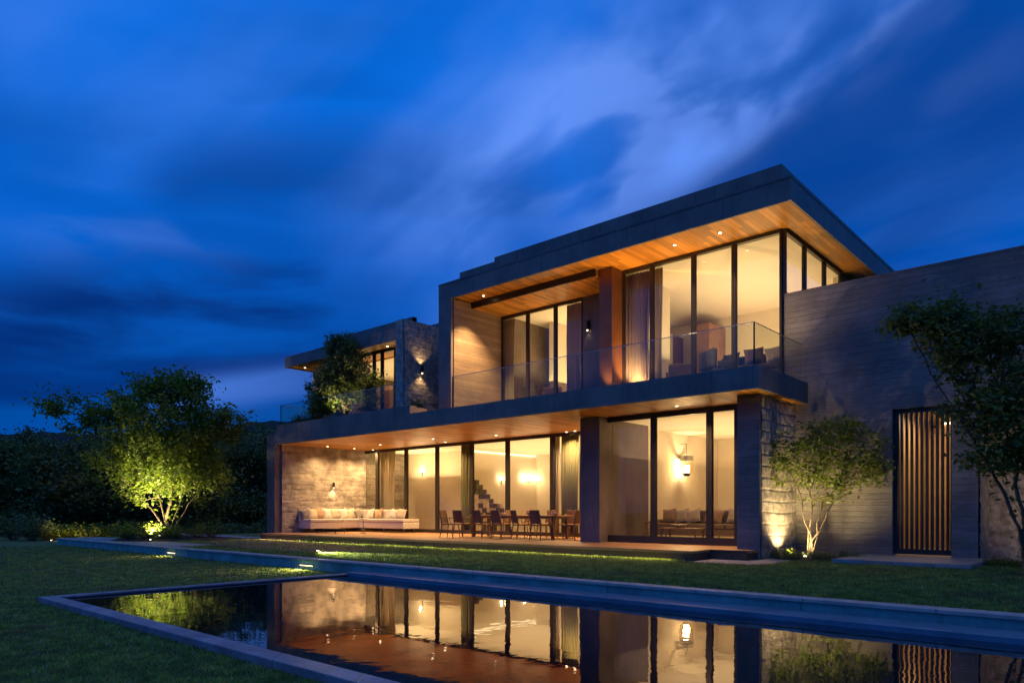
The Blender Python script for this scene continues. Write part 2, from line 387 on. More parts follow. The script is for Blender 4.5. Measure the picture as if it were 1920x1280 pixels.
# pool water
m, k = mat('pool_water'); p = pos(k)
r1 = k.noise(k.vmul(p, (1.0, 1.0, 1)), 1.6, 3.0, .5, .3); r2 = k.noise(p, 9.0, 3.0, .5)
h = k.math('ADD', r1, k.math('MULTIPLY', r2, .10))
bn = k.n('ShaderNodeBump', i_Strength=.22, i_Distance=.012, i_Height=h)
fr = k.n('ShaderNodeFresnel', i_IOR=1.9); k.set(fr.inputs['Normal'], bn.outputs[0])
gl = k.n('ShaderNodeBsdfGlossy', i_Roughness=.012, i_Color=(.95, .93, .95, 1)); k.set(gl.inputs['Normal'], bn.outputs[0])
df_ = k.n('ShaderNodeBsdfDiffuse', i_Color=(.006, .010, .014, 1))
mx = k.n('ShaderNodeMixShader', i_0=k.math('ADD', k.math('MULTIPLY', fr.outputs[0], .9), .06, clamp=True))
k.set(mx.inputs[1], df_.outputs[0]); k.set(mx.inputs[2], gl.outputs[0]); out(k, mx); M['water'] = m

# ------------------------------------------------------------------ mesh builder
class MB:
    def __init__(s): s.v = []; s.f = []; s.smooth = []
    def add(s, vs, fs, sm=False):
        o = len(s.v); s.v += [tuple(q) for q in vs]
        s.f += [tuple(i+o for i in f) for f in fs]; s.smooth += [sm]*len(fs); return s
    def box(s, x0, x1, y0, y1, z0, z1, Mx=None):
        if x0 > x1: x0, x1 = x1, x0
        if y0 > y1: y0, y1 = y1, y0
        if z0 > z1: z0, z1 = z1, z0
        vs = [Vector(q) for q in ((x0,y0,z0),(x1,y0,z0),(x1,y1,z0),(x0,y1,z0),(x0,y0,z1),(x1,y0,z1),(x1,y1,z1),(x0,y1,z1))]
        if Mx is not None: vs = [Mx @ q for q in vs]
        return s.add(vs, [(0,3,2,1),(4,5,6,7),(0,1,5,4),(1,2,6,5),(2,3,7,6),(3,0,4,7)])
    def tube(s, a, b, r0, r1=None, n=8, cap=True):
        a = Vector(a); b = Vector(b); r1 = r0 if r1 is None else r1
        d = (b-a).normalized(); t = Vector((0,0,1)) if abs(d.z) < .9 else Vector((1,0,0))
        x = d.cross(t).normalized(); y = d.cross(x)
        vs = []
        for c, r in ((a, r0), (b, r1)):
            for i in range(n):
                q = 2*math.pi*i/n; vs.append(c+x*math.cos(q)*r+y*math.sin(q)*r)
        o = len(s.v); s.v += [tuple(q) for q in vs]
        for i in range(n):
            j = (i+1) % n; s.f.append((o+i, o+n+i, o+n+j, o+j)); s.smooth.append(True)
        if cap:
            s.f.append(tuple(o+i for i in range(n))); s.smooth.append(False)
            s.f.append(tuple(o+n+i for i in reversed(range(n)))); s.smooth.append(False)
        return s
    def lathe(s, prof, c=(0,0,0), n=20):
        o = len(s.v)
        for r, z in prof:
            for i in range(n):
                q = 2*math.pi*i/n; s.v.append((c[0]+r*math.cos(q), c[1]+r*math.sin(q), c[2]+z))
        for a in range(len(prof)-1):
            for i in range(n):
                j = (i+1) % n
                s.f.append((o+a*n+i, o+a*n+j, o+(a+1)*n+j, o+(a+1)*n+i)); s.smooth.append(True)
        s.f.append(tuple(o+i for i in reversed(range(n)))); s.smooth.append(False)
        s.f.append(tuple(o+(len(prof)-1)*n+i for i in range(n))); s.smooth.append(False)
        return s
    def build(s, name, m, parent=None, world=False, bevel=0.0, seg=2, sub=0):
        me = bpy.data.meshes.new(name); me.from_pydata(s.v, [], s.f); me.update()
        me.polygons.foreach_set('use_smooth', s.smooth)
        me.materials.append(m)
        o = bpy.data.objects.new(name, me); COL.objects.link(o)
        if parent is not None:
            o.parent = parent
            if world: o.matrix_parent_inverse = parent.matrix_basis.inverted()
        if bevel:
            b = o.modifiers.new('bevel', 'BEVEL'); b.width = bevel; b.segments = seg; b.limit_method = 'ANGLE'; b.angle_limit = rad(40)
        if sub:
            q = o.modifiers.new('sub', 'SUBSURF'); q.levels = sub; q.render_levels = sub
        return o

def tag(o, label, cat, group=None, kind=None):
    if label: o['label'] = label
    if cat: o['category'] = cat
    if group: o['group'] = group
    if kind: o['kind'] = kind
    return o
def empty(name, loc, rz=0.0, label=None, cat=None, group=None):
    o = bpy.data.objects.new(name, None); COL.objects.link(o)
    o.location = loc; o.rotation_euler = (0, 0, rz); o.empty_display_size = .2
    o.matrix_basis = Matrix.Translation(Vector(loc)) @ Matrix.Rotation(rz, 4, 'Z')
    return tag(o, label, cat, group)
def copy_tree(o, parent=None):
    c = o.copy(); COL.objects.link(c)
    if parent is not None: c.parent = parent
    for ch in list(o.children): copy_tree(ch, c)
    return c
def structure(o): o['kind'] = 'structure'; return o
LM = {'room_fill_light': 2.6, 'down_beam': 3.0, 'up_beam': 3.0}
def light(kind, name, loc, energy, col, parent=None, world=True, **kw):
    l = bpy.data.lights.new(name, kind); l.energy = energy*LM.get(name, 2.4); l.color = col
    for a, b in kw.items():
        if a not in ('rot', 'aim'): setattr(l, a, b)
    o = bpy.data.objects.new(name, l); COL.objects.link(o); o.location = loc
    if 'rot' in kw: o.rotation_euler = kw['rot']
    if 'aim' in kw: o.rotation_euler = (Vector(kw['aim'])-Vector(loc)).to_track_quat('-Z', 'Y').to_euler()
    if parent is not None:
        o.parent = parent
        if world: o.matrix_parent_inverse = parent.matrix_basis.inverted()
    return o

# ================================================================== levels (absolute)
G0 = 0.0; G1 = .27; DK = .50
S0 = 4.08; S1 = 4.59; SL = 4.87; FL = 4.95            # slab underside, slab top, left balcony top, upper floor
R0 = 8.56; R1 = 9.125
YS = 15.16; YR = 16.5; YG = 18.2; YB = 19.02; YL = 19.6; YP = 17.3
XC = -6.94                                             # glass corner / start of the long wall
WT = 6.91                                              # top of the long wall

# ------------------------------------------------------------------ ground
def sheet(name, x0, x1, y0, y1, z, m, nx=1, ny=1):
    b = MB(); vs = []; fs = []
    for j in range(ny+1):
        for i in range(nx+1): vs.append((x0+(x1-x0)*i/nx, y0+(y1-y0)*j/ny, z))
    for j in range(ny):
        for i in range(nx):
            a = j*(nx+1)+i; fs.append((a, a+1, a+nx+2, a+nx+1))
    b.add(vs, fs); return b.build(name, m)
structure(sheet('ground', -900, 700, -300, 1100, G0, M['lawn']))
b = MB(); b.box(-33.5, 60, 9.5, 60, -.4, G1); structure(b.build('terrace_ground', M['lawn']))
# hill
def hill(name, fn, d, u0, u1, n, m):
    b = MB(); vs = []; fs = []
    for i in range(n+1):
        u = u0+(u1-u0)*i/n
        h = fn(u)
        for dd, hh in ((d-60, -1), (d-25, h*.55), (d, h), (d+70, h*.9), (d+160, -1)):
            q = PD(u, dd, hh*(dd/d if dd < d else 1)); vs.append(q)
    for i in range(n):
        for j in range(4):
            a = i*5+j; fs.append((a, a+5, a+6, a+1))
    b.add(vs, fs, True); return structure(b.build(name, m))
def hf(u):
    v = 812
    if u > 330: v = 812-26*min(1, (u-330)/200)
    if u > 700: v = 786
    v += 3*math.sin(u*.05)+2*math.sin(u*.13+1)
    return E+(CV-v)/FOC*320
hill('hill', hf, 320, -900, 1500, 160, M['hill'])

# retaining wall, ledge, pool
rw = empty('retaining_wall', (-15, 9.4, 0), 0, 'long low concrete retaining wall between the upper lawn and the pool', 'wall')
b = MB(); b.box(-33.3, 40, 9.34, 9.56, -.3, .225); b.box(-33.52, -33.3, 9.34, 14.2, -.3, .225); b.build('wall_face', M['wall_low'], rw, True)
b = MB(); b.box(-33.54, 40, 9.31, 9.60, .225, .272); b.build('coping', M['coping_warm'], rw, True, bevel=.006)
pool = empty('pool_surround', (-5, 6, 0), 0, 'violet grey stone surround framing the reflecting pool', 'pool edge')
b = MB()
X0, XI = -12.66, -12.45
b.box(X0, 30, 3.27, 3.50, -.3, .085); b.box(X0, XI, 3.50, 9.34, -.3, .085)
b.build('stone_rim', M['coping'], pool, True, bevel=.008)
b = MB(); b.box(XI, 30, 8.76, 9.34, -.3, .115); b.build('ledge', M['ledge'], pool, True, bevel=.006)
b = MB(); b.box(XI, 30, 3.50, 3.545, -.3, .062); b.box(XI, XI+.035, 3.545, 8.76, -.3, .062); b.build('inner_trim', M['black'], pool, True)
ws = sheet('water', XI+.01, 30, 3.52, 8.77, .048, M['water']); structure(ws)

# bare soil patch on the upper lawn
SP = [PZ(u, v, G1+.009) for u, v in ((372, 1017), (470, 1006), (560, 1014), (660, 1024), (700, 1031), (610, 1037), (520, 1031), (440, 1024))]
b = MB(); b.add([tuple(q) for q in SP], [tuple(range(len(SP)))]); structure(b.build('soil', simple('dry_soil', (.15, .105, .065), .95, 0, 4.0, .45, 1.0, .03)))
for (u, e, lb) in ((322, 5, 'small step light low in the retaining wall below the large tree'), (575, 13, 'small step light added low in the retaining wall beside the pool corner to warm the grass')):  # second light, by the pool corner, is added to warm the lawn
    x = XY(u, 9.34); t = empty('step_light', (x, 9.34, .10), 0, lb, 'wall light', 'step lights in the retaining wall')
    MB().box(-.30, .30, -.014, -.001, -.03, .03).build('frame', M['black'], t); MB().box(-.27, .27, -.018, -.0145, -.008, .008).build('lens', M['lamp_soft'], t)
    light('AREA', 'glow', (0, -.05, 0), e, (1, .82, .38), t, False, shape='RECTANGLE', size=.5, size_y=.03, spread=rad(170), rot=(rad(-90), 0, 0))
# path and paving
b = MB(); b.box(-33.3, -22.5, 9.62, 10.9, G1-.05, G1+.012); structure(b.build('path', M['paving']))
b = MB(); b.box(-44, -27.4, 14.4, 15.4, G1-.05, G1+.02)
structure(b.build('garden_path', M['paving']))
pv = MB(); pv.box(-5.05, -2.5, 15.9, YG-.003, .2, .375); tag(pv.build('entrance_slab', M['paving'], bevel=.01), 'grey stone slab step in front of the slatted gate', 'step')
gp = MB()
c0 = [(-7.55, 14.1), (-6.2, 14.3), (-5.75, 15.4), (-6.1, 16.6), (-6.6, 17.9), (-6.65, 15.9), (-7.5, 15.9)]
gp.add([(x, y, G1+.012) for x, y in c0], [(0, 1, 2, 3, 4, 5, 6)])
structure(gp.build('gravel_path', M['gravel']))

# ================================================================== HOUSE
H = empty('modern_house', (-16, 18, G1), 0, 'two storey modern concrete house with lit glass walls beside the pool', 'house')
def part(name, m, *boxes, bevel=0.0, parent=None):
    b = MB()
    for q in boxes: b.box(*q)
    o = b.build(name, m, H, True, bevel=bevel)
    if parent is not None:
        o.parent = parent; o.matrix_parent_inverse = Matrix.Translation((16, -18, -G1))
    return o
XLo, XLi = -27.17, -26.54                        # left leg
XM0, XM1 = -18.14, -17.53                        # middle leg
XR = -6.34                                       # slab right end
# main slab
part('floor_slab', M['fascia'], (XLo, XR, YS, YS+.08, S0, S0+.40), (-18.1, XR, YS+.0, YS+.08, S0+.40, S1), (XR-.08, XR, YS+.08, YG, S0, S1))
part('floor_slab_core', M['fascia'], (XLo, XR-.08, YS+.08, 27, S0+.06, S1-.01))
part('balcony_kerb', M['fascia'], (-26.45, -18.1, YS+.03, YS+.33, S0+.40, SL), (-26.45, -18.2, YS+.33, 27, S1-.01, SL-.03))
sof = part('soffit', M['soffit'], (XLi, XR-.08, YS+.08, 19.6, S0+.02, S0+.06))
part('side_wall', M['fascia'], (XLo, XLi, YS+.002, 27, .2, S0-.002))
part('stone_wall', M['stone'], (XLi, XLi+.09, YS+.25, 24, DK, S0+.018))
# terrace
part('terrace', M['deck'], (XLi, -8.05, 14.5, 22.0, DK-.06, DK), (-8.05, -6.7, 15.4, 22.0, DK-.06, DK))
part('terrace_step', M['deck_edge'], (XLi+.02, -7.62, 14.54, 15.4, .15, DK-.06), (XLi+.02, -6.72, 15.4, 22, .15, DK-.06))
light('AREA', 'led_glow', ((XLi-7.8)/2, 14.50, DK-.05), 130, (1.0, .80, .35), H, True, shape='RECTANGLE', size=18.4, size_y=.02, spread=rad(96), rot=(rad(-42), 0, 0))
part('terrace_front', M['deck'], (-8.05, -7.6, 14.5, 15.4, DK-.06, DK))
# pillars
part('pillar', M['panel'], (XY(1088, 16.83), XY(1124, 16.83), 16.83, YP+2.2, DK, S0+.02))
part('pillar', M['board'], (XY(1382, 16.0), -6.66, 16.0, 17.15, .2, S0+.02))
part('rough_stone_wall', M['rough_stone'], (-6.85, -6.655, 16.05, YG, .2, S0+.02))
part('stone_return', M['rough_stone'], (-6.99, -6.85, 17.2, YG+.5, .2, S0+.02))

# roof of the main block
XRR = -6.13
part('roof', M['fascia'], (XM0, XRR, YR, YR+.07, R0, R1), (XRR-.07, XRR, YR+.07, 28, R0, R1), (XM0, XM0+.3, YR+.07, 28, R0, R1), (XM0+.3, XRR-.07, YR+.07, 28, R0+.1, R1-.02), (XM0+.3, XRR-.07, 27.7, 28, R0, R0+.1))
part('parapet', M['fascia'], (XY(927, 16.9), -6.5, 16.9, 17.1, R1-.02, 9.655), (-6.7, -6.5, 17.1, 27.5, R1-.02, 9.655))
part('low_parapet', M['fascia'], (XY(860, 16.9), XY(927, 16.9), 16.95, 17.15, R1-.02, 9.54))
part('roof_trim', M['panel'], (XM0-.006, XRR+.012, YR-.012, YR-.001, R1-.045, R1+.006), (XRR+.001, XRR+.012, YR, 28, R1-.045, R1+.006))
part('roof_soffit', M['soffit'], (XM0+.3, XRR-.07, YR+.07, 27.7, R0+.055, R0+.10))
part('dropped_soffit', M['soffit'], (XM1, -12.3, 17.5, YB+.1, R0-.14, R0-.10), (XM1, -12.3, 17.54, YB+.1, R0-.10, R0+.055))
part('dropped_edge', M['frame'], (XM1, -12.3, 17.44, 17.5, R0-.16, R0+.055))
part('leg_wall', M['fascia'], (XM0, XM1, YR+.003, 27, S1-.01, R0))
part('board_wall', M['board_light'], (XM1, XM1+.03, YR+.12, YB, S1, R0-.002))
# column between the glass walls and the dark wall with the lamp
xa = XY(1124, 17.6)
part('column', M['copper_wall'], (xa, -11.79, 17.6, 18.35, S1, R0+.055))
part('dark_wall', M['dark_wall'], (XY(1092, 19.0), xa, 18.98, 19.3, S1, R0-.14))
# upper floor, ceilings and inner walls
part('upper_floor', M['floor_in'], (XM1, -7.0, 18.3, 27, S1-.01, FL))
part('upper_ceiling', M['ceiling'], (XM1, -7.0, 18.33, 27, R0-.03, R0+.055))
part('upper_back_wall', M['plaster'], (XM1, -7.0, 24.9, 25.1, FL, R0-.03))
part('bedroom_wall', M['plaster'], (-16.9, -16.7, 21.0, 24.9, FL, R0-.03), (-16.7, -13.2, 23.6, 23.75, FL, R0-.6))
part('partition_wall', M['plaster'], (-11.75, -11.5, 18.5, 20.5, FL, R0-.03))
part('partition_wall', M['plaster'], (-13.05, -12.9, 19.3, 20.5, FL, R0-.03))
part('walnut_wall', M['brown_wall'], (-13.6, -13.4, 20.5, 24.9, FL, R0-.5))
part('wall_box', M['brown_wall'], (XY(1303, 23.6), XY(1330, 23.6), 23.6, 24.9, FL, R0-.45))
part('east_wall', M['plaster'], (-7.2, -7.0, 22.8, 27, FL, R0-.03))
part('upper_side_wall', M['panel'], (-7.0, XC, 22.75, 27.7, WT-.4, R0+.055))
# left upper block
XT0, XT1 = XY(742, 16.4), XY(757, 16.4)
ZL0, ZL1 = 7.70, 8.155
XQ = -28.4
part('left_roof', M['fascia'], (XQ, XT0, 16.7, 16.77, ZL0, ZL1), (XQ, XQ+.07, 16.77, 26, ZL0, ZL1), (XQ+.07, XT0, 16.77, 26, ZL0+.08, ZL1-.01))
part('left_parapet', M['fascia'], (XY(607, 17.2), XT0, 17.2, 17.4, ZL1-.01, 8.59), (XT0-.01, XT0, 17.2, 17.4, ZL1-.01, 8.59))
part('left_soffit', M['soffit'], (XQ+.07, XT0, 16.77, 18.6, ZL0+.05, ZL0+.08), (XQ+.07, -27.62, 18.6, 26, ZL0+.05, ZL0+.08))
XW = -27.6
part('left_block_wall', M['panel'], (XW, XY(650, 17.6), 17.6, 17.85, SL-.03, ZL0+.05), (XW, XW+.2, 17.85, 25.8, S0+.4, ZL0+.05))
part('stone_tower', M['rough_stone'], (XT0, XT1, 16.4, 23, SL-.03, 8.28))
part('rear_block', M['fascia'], (-25.2, -18.0, 22.2, 26.5, ZL1, 9.95+.1))
part('left_room_shell', M['plaster'], (XW+.2, XT0, 22, 22.2, SL, ZL0+.05), (XW+.2, XT0, 17.85, 22, SL-.03, SL), (XW+.2, XT0, 18.6, 22, ZL0+.0, ZL0+.05))
part('left_room_wall', M['brown_wall'], (XY(718, 20), XY(730, 20), 20, 20.2, SL, 7.0))
# ground floor shell
part('ground_ceiling', M['ceiling'], (XLi, -7.0, 19.6, 27, S0+.0, S0+.06), (-12.2, -7.0, 17.42, 19.6, S0-.02, S0+.02))
part('ground_floor', M['floor_in'], (XLi, -7.0, 22.0, 32, DK-.06, DK))
part('divider_wall', M['plaster'], (-12.45, -12.2, YP+.1, 26.0, DK, S0))
part('living_back_wall', M['plaster'], (-12.2, -7.0, 25.4, 25.6, DK, S0))
part('living_side_wall', M['plaster'], (-7.0, -6.99, 17.2, 25.4, DK, S0), (-7.2, -7.0, 18.6, 25.4, DK, S0-.02))
part('hall_wall', M['plaster'], (-22.4, -22.2, 22.0, 27, DK, S0))
part('lounge_back_wall', M['plaster'], (XLi+.09, -22.2, 22.0, 22.2, DK, S0))
part('hall_back_wall', M['plaster'], (-22.2, -12.45, 26.6, 26.8, DK, S0))
part('cove_edge', M['cove_glow'], (-22.195, -22.14, 22.1, 26.5, S0-.075, S0-.035))
part('back_wall', M['panel'], (XLo, -7.0, 26.8, 27, .2, R0))

def relief(name, m, axis, c, a0, a1, z0, z1, rh, amp, cell=.03, seed=0, par=None, sgn=1, jd=.5, bw=.8):
    rng = np.random.default_rng(seed); na = int((a1-a0)/cell); nz = int((z1-z0)/cell)
    A_, Z_ = np.meshgrid(np.linspace(a0, a1, na+1), np.linspace(z0, z1, nz+1))
    def vn(sx, sz):
        gx = int((a1-a0)/sx)+3; gz = int((z1-z0)/sz)+3; g = rng.random((gz, gx))
        x = (A_-a0)/sx; z = (Z_-z0)/sz; i = x.astype(int); j = z.astype(int); fx = x-i; fz = z-j
        fx = fx*fx*(3-2*fx); fz = fz*fz*(3-2*fz)
        return (g[j, i]*(1-fx)+g[j, i+1]*fx)*(1-fz)+(g[j+1, i]*(1-fx)+g[j+1, i+1]*fx)*fz
    h = .5*vn(.5, .22)+.32*vn(.17, .09)+.22*vn(.07, .045)+.10*vn(.04, .03)
    row = np.floor((Z_+.015*np.sin(A_*3))/rh).astype(int); fr = (Z_+.015*np.sin(A_*3))/rh-row
    off = rng.random(400)[row % 400]; wd = bw*(.7+.8*rng.random(400)[(row*7) % 400])
    colm = (A_+off*5)/wd; ci = np.floor(colm).astype(int); fc = (colm-ci)*wd
    h += .45*rng.random(4000)[(row*31+ci*17) % 4000]
    j = np.minimum(np.minimum(fr, 1-fr)*rh, np.minimum(fc, wd-fc)); h -= jd*np.clip(1-j/.02, 0, 1)
    d = c+sgn*amp*np.clip(h, -.2, 2)
    P_ = np.stack([d, A_, Z_], -1) if axis == 0 else np.stack([A_, d, Z_], -1)
    n1 = na+1; I = (np.arange(nz)[:, None]*n1+np.arange(na)[None]).ravel()
    q = np.stack([I, I+1, I+n1+1, I+n1], 1)
    if (axis == 0) != (sgn > 0): q = q[:, ::-1]
    me = bpy.data.meshes.new(name); V = P_.reshape(-1, 3)
    me.vertices.add(len(V)); me.vertices.foreach_set('co', V.astype(np.float32).ravel())
    me.loops.add(q.size); me.loops.foreach_set('vertex_index', q.astype(np.int32).ravel())
    me.polygons.add(len(q)); me.polygons.foreach_set('loop_start', np.arange(0, q.size, 4, dtype=np.int32)); me.polygons.foreach_set('loop_total', np.full(len(q), 4, dtype=np.int32))
    me.update(calc_edges=True); me.materials.append(m)
    o = bpy.data.objects.new(name, me); COL.objects.link(o); par = par or H; o.parent = par; o.matrix_parent_inverse = par.matrix_basis.inverted(); return o
relief('stone_facing', M['stone_flat'], 0, XLi+.095, YS+.26, YL+.0, DK, S0+.015, .225, .035, .035, 1, bw=.9)
relief('rough_stone_facing', M['rough_flat'], 0, -6.652, 16.06, YG-.002, .2, S0+.015, .27, .020, .022, 2, jd=1.2, bw=1.5)
relief('tower_stone_facing', M['rough_flat'], 0, XT1+.003, 16.42, 20.4, SL-.02, 8.26, .13, .018, .028, 3, bw=.8)
relief('tower_stone_facing', M['rough_flat'], 1, 16.397, XT0+.01, XT1-.01, SL-.02, 8.26, .13, .018, .025, 4, sgn=-1, bw=.5)

# windows
def window(x0, y0, x1, y1, z0, z1, fw=.055, top=.09, bot=.10, dep=.10, name='window', pane=True):
    L = math.hypot(x1-x0, y1-y0); a = math.atan2(y1-y0, x1-x0)
    Mx = Matrix.Translation((x0, y0, 0)) @ Matrix.Rotation(a, 4, 'Z')
    b = MB(); g = .004
    b.box(g, fw, -dep/2, dep/2, z0, z1, Mx); b.box(L-fw, L-g, -dep/2, dep/2, z0, z1, Mx)
    b.box(fw, L-fw, -dep/2, dep/2, z1-top, z1, Mx); b.box(fw, L-fw, -dep/2, dep/2, z0, z0+bot, Mx)
    b.box(fw, fw+.025, -dep/2+.03, dep/2-.03, z0+bot, z1-top, Mx); b.box(L-fw-.025, L-fw, -dep/2+.03, dep/2-.03, z0+bot, z1-top, Mx)
    f = b.build(name, M['frame'], H, True)
    if pane:
        p = MB(); p.add([Mx @ Vector(q) for q in ((fw+.02, 0, z0+bot-.01), (L-fw-.02, 0, z0+bot-.01), (L-fw-.02, 0, z1-top+.01), (fw+.02, 0, z1-top+.01))], [(0, 1, 2, 3)])
        o = p.build('pane', M['window'], H, True); o.parent = f
        o.matrix_parent_inverse = Matrix.Identity(4)
    return f
def wrow(us, Y, z0, z1, **kw):
    for a, c in zip(us[:-1], us[1:]): window(XY(a, Y), Y, XY(c, Y), Y, z0, z1, **kw)
wrow([663, 708, 762, 820, 885, 952, 1036, 1092], YL, DK, S0+.02, fw=.085, top=.12, bot=.14)
wrow([1130, 1226, 1331, 1384], YP, DK, S0+.02, fw=.075, top=.14, bot=.20)
wrow([940, 990, 1042, 1094], YB, S1, R0-.14, fw=.06, top=.10, bot=.10)
wrow([1168, 1223, 1301, 1377, 1467.5], YG, S1, R0+.055, fw=.055, top=.10, bot=.10)
ys = [YG, YX(1508, XC), YX(1545, XC), YX(1576, XC)]
for a, c in zip(ys[:-1], ys[1:]): window(XC, a, XC, c, WT-.02, R0+.055, fw=.06, top=.10)
part('window_sill_wall', M['panel'], (XC-.06, XC-.005, YG+.06, 22.8, S1, WT-.02))
wrow([650, 702, 717, 742], 17.6, SL-.03, ZL0+.05, fw=.06, top=.10)

# railings
def rail(pts, z0, z1, label, posts=()):
    b0 = pts[0]
    r = empty('glass_railing', (b0[0], b0[1], z0), 0, label, 'railing', 'frameless glass railings on the upper floor')
    for (x0, y0), (x1, y1) in zip(pts[:-1], pts[1:]):
        L = math.hypot(x1-x0, y1-y0); a = math.atan2(y1-y0, x1-x0)
        Mx = Matrix.Translation((x0, y0, 0)) @ Matrix.Rotation(a, 4, 'Z')
        p = MB(); p.add([Mx @ Vector(q) for q in ((.012, 0, z0-.08), (L-.012, 0, z0-.08), (L-.012, 0, z1), (.012, 0, z1))], [(0, 1, 2, 3)])
        p.build('glass_panel', M['rail_glass'], r, True)
        t = MB(); t.box(0, L, -.009, .009, z1, z1+.014, Mx); t.build('top_trim', M['steel'], r, True)
    for (x, y) in posts:
        q = MB(); q.box(x-.014, x+.014, y-.014, y+.014, z0-.03, z1-.002); q.build('post', M['black'], r, True)
    return r
YRl = 15.27; xe = XY(1414, YRl)
rail([(XY(848, YRl), YRl), (XY(1092, YRl), YRl), (XY(1215, YRl), YRl), (xe, YRl), (xe, YG-.02)], S1, 5.56, 'clear glass railing along the right balcony in front of the large lit windows', [(xe, YRl), (XY(849, YRl), YRl)])
rail([(-26.35, 22.5), (-26.35, 15.32), (XY(690, 15.32), 15.32), (-18.2, 15.32)], SL, 5.67, 'clear glass railing along the left balcony in front of the leafy tree', [(-26.35, 15.32)])

# long wall with gate
LW = empty('boundary_wall', (-3, YG, G1), 0, 'long board marked concrete wall running right from the house with gate opening', 'wall')
def wpart(name, m, *boxes, bevel=0.0):
    b = MB()
    for q in boxes: b.box(*q)
    return b.build(name, m, LW, True, bevel=bevel)
xg0, xg1, zg = XY(1673, YG), XY(1784, YG), 3.75
xw = XY(1834, YG)
wpart('wall', M['board'], (XC+.005, xg0, YG, YG+.35, .15, zg), (xg1, xw, YG, YG+1.2, .15, zg), (XC+.005, 14, YG, YG+.35, zg, WT))
wpart('wall_cap', M['fascia'], (XC+.0, 14, YG-.012, YG+.36, WT, WT+.03))
wpart('recessed_wall', M['rough_stone'], (xw, 14, YG+1.2, YG+1.5, .15, zg+.3))
wpart('recess_ceiling', M['fascia'], (xw, 14, YG+.35, YG+1.2, zg+.25, zg+.3))
wpart('passage', M['passage'], (xg0-.35, xg0-.15, YG+.36, 22.4, .3, zg+.1), (xg0-.15, xg1+.3, 22.2, 22.4, .3, zg+.1), (xg0-.35, xg1+.5, YG+.36, 22.4, zg+.1, zg+.2))
wpart('passage_floor', M['paving'], (xg0-.35, xg1+.3, YG, 22.2, .2, .37))
wpart('passage_door', M['brown_wall'], (xg1-.45, xg1+.1, 21.6, 21.8, .37, 3.2))
wpart('passage_side', M['fascia'], (xg1+.3, xg1+.5, YG+.36, 22.4, .2, zg+.1))
relief('rough_facing', M['rough_flat'], 1, YG+1.197, xw+.01, 3.0, .25, zg+.24, .27, .055, .035, 5, par=LW, sgn=-1, bw=1.0)
relief('rough_facing', M['rough_flat'], 0, xw+.003, YG+.01, YG+1.14, .25, zg-.01, .27, .04, .03, 6, par=LW, bw=1.4)
gt = wpart('gate', M['slat'], (xg0+.003, xg0+.12, YG+.10, YG+.18, .40, zg-.003), (xg1-.04, xg1-.003, YG+.10, YG+.18, .40, zg-.003), (xg0+.12, xg1-.04, YG+.10, YG+.18, .40, .52), (xg0+.12, xg1-.04, YG+.10, YG+.18, zg-.10, zg-.003))
ns = 10
for i in range(ns):
    x = xg0+.12+(xg1-.04-xg0-.12)*(i+.5)/ns
    b = MB(); b.box(x-.028, x+.028, YG+.105, YG+.165, .52, zg-.10); o = b.build('slat', M['slat'], LW, True); o.parent = gt
    o.matrix_parent_inverse = Matrix.Identity(4)
b = MB(); b.box(xg0+.3, xg0+1.1, 22.08, 22.16, zg-.02, zg+.03); b.build('strip_light', M['lamp_soft'], LW, True)
light('AREA', 'passage_light', (xg0+.7, 20.6, zg), 24, SPOTW, LW, shape='RECTANGLE', size=.8, size_y=1.5, rot=(0, 0, 0))

# ================================================================== lamps
def downlight(p, e, label, grp, ang=95, blend=.7, m='lamp_glow'):
    t = empty('downlight', p, 0, label, 'ceiling light', grp)
    MB().lathe([(.062, 0), (.062, -.012), (.045, -.014), (.045, -.004)], n=18).build('trim_ring', M['steel'], t)
    b = MB().lathe([(.040, -.006), (.034, -.016), (.001, -.018)], n=16); b.build('bulb', M[m], t)
    if e:
        light('SPOT', 'beam', (0, 0, -.03), e, WARM, t, False, spot_size=rad(ang), spot_blend=blend, shadow_soft_size=.04)
    return t
zl = S0+.02
g1 = 'recessed downlights in the timber soffit over the terrace'
dls = [((574, 840.5), 'recessed downlight nearest the left end of the terrace soffit'),
       ((636, 843), 'recessed downlight above the seat end of the stone wall'),
       ((696, 847), 'recessed downlight nearest the corner where stone wall meets glass'),
       ((713, 833), 'recessed downlight above the white outdoor sofa'),
       ((812, 822), 'left one of the two downlights between sofa and dining table'),
       ((835, 828), 'right one of the two downlights between sofa and dining table'),
       ((930, 815), 'recessed downlight over the middle of the dining table'),
       ((1062, 809), 'left of the paired downlights beside the dark pillar'),
       ((1078, 807), 'right of the paired downlights beside the dark pillar'),
       ((1269, 760), 'recessed downlight in front of the living room glass')]
for (uv, lb) in dls:
    p = PZ(uv[0], uv[1], zl)
    p.x = max(p.x, XLi+.9); p.y = min(p.y, (YL if p.x < -12 else YP)-.2); p.y = max(p.y, YS+.5)
    downlight(p, 200 if p.x < -23 else 290, lb, g1, ang=135, blend=.9)
g2 = 'recessed downlights in the timber roof soffit'
zr = R0+.055
for (u, v, lb, e) in ((922, 559, 'recessed roof downlight beside the board marked side wall', 650), (1265, 459, 'brighter roof downlight above the curtained window', 150), (1350, 436, 'roof downlight above the widest upper window', 150)):
    p = PZ(u, v, zr); p.y = min(max(p.y, YR+.4), YG-.25); p.x = max(p.x, XM1+.55); p.y = min(p.y, 17.15) if u < 1000 else p.y
    downlight(p, e, lb, g2)
p = PZ(733, 650, ZL0+.05); downlight((p.x, 17.25, ZL0+.05), 60, 'small downlight under the left roof beside the stone tower', g2)
downlight((-27.9, 17.4, ZL0+.05), 70, 'small downlight under the far left roof corner', g2)

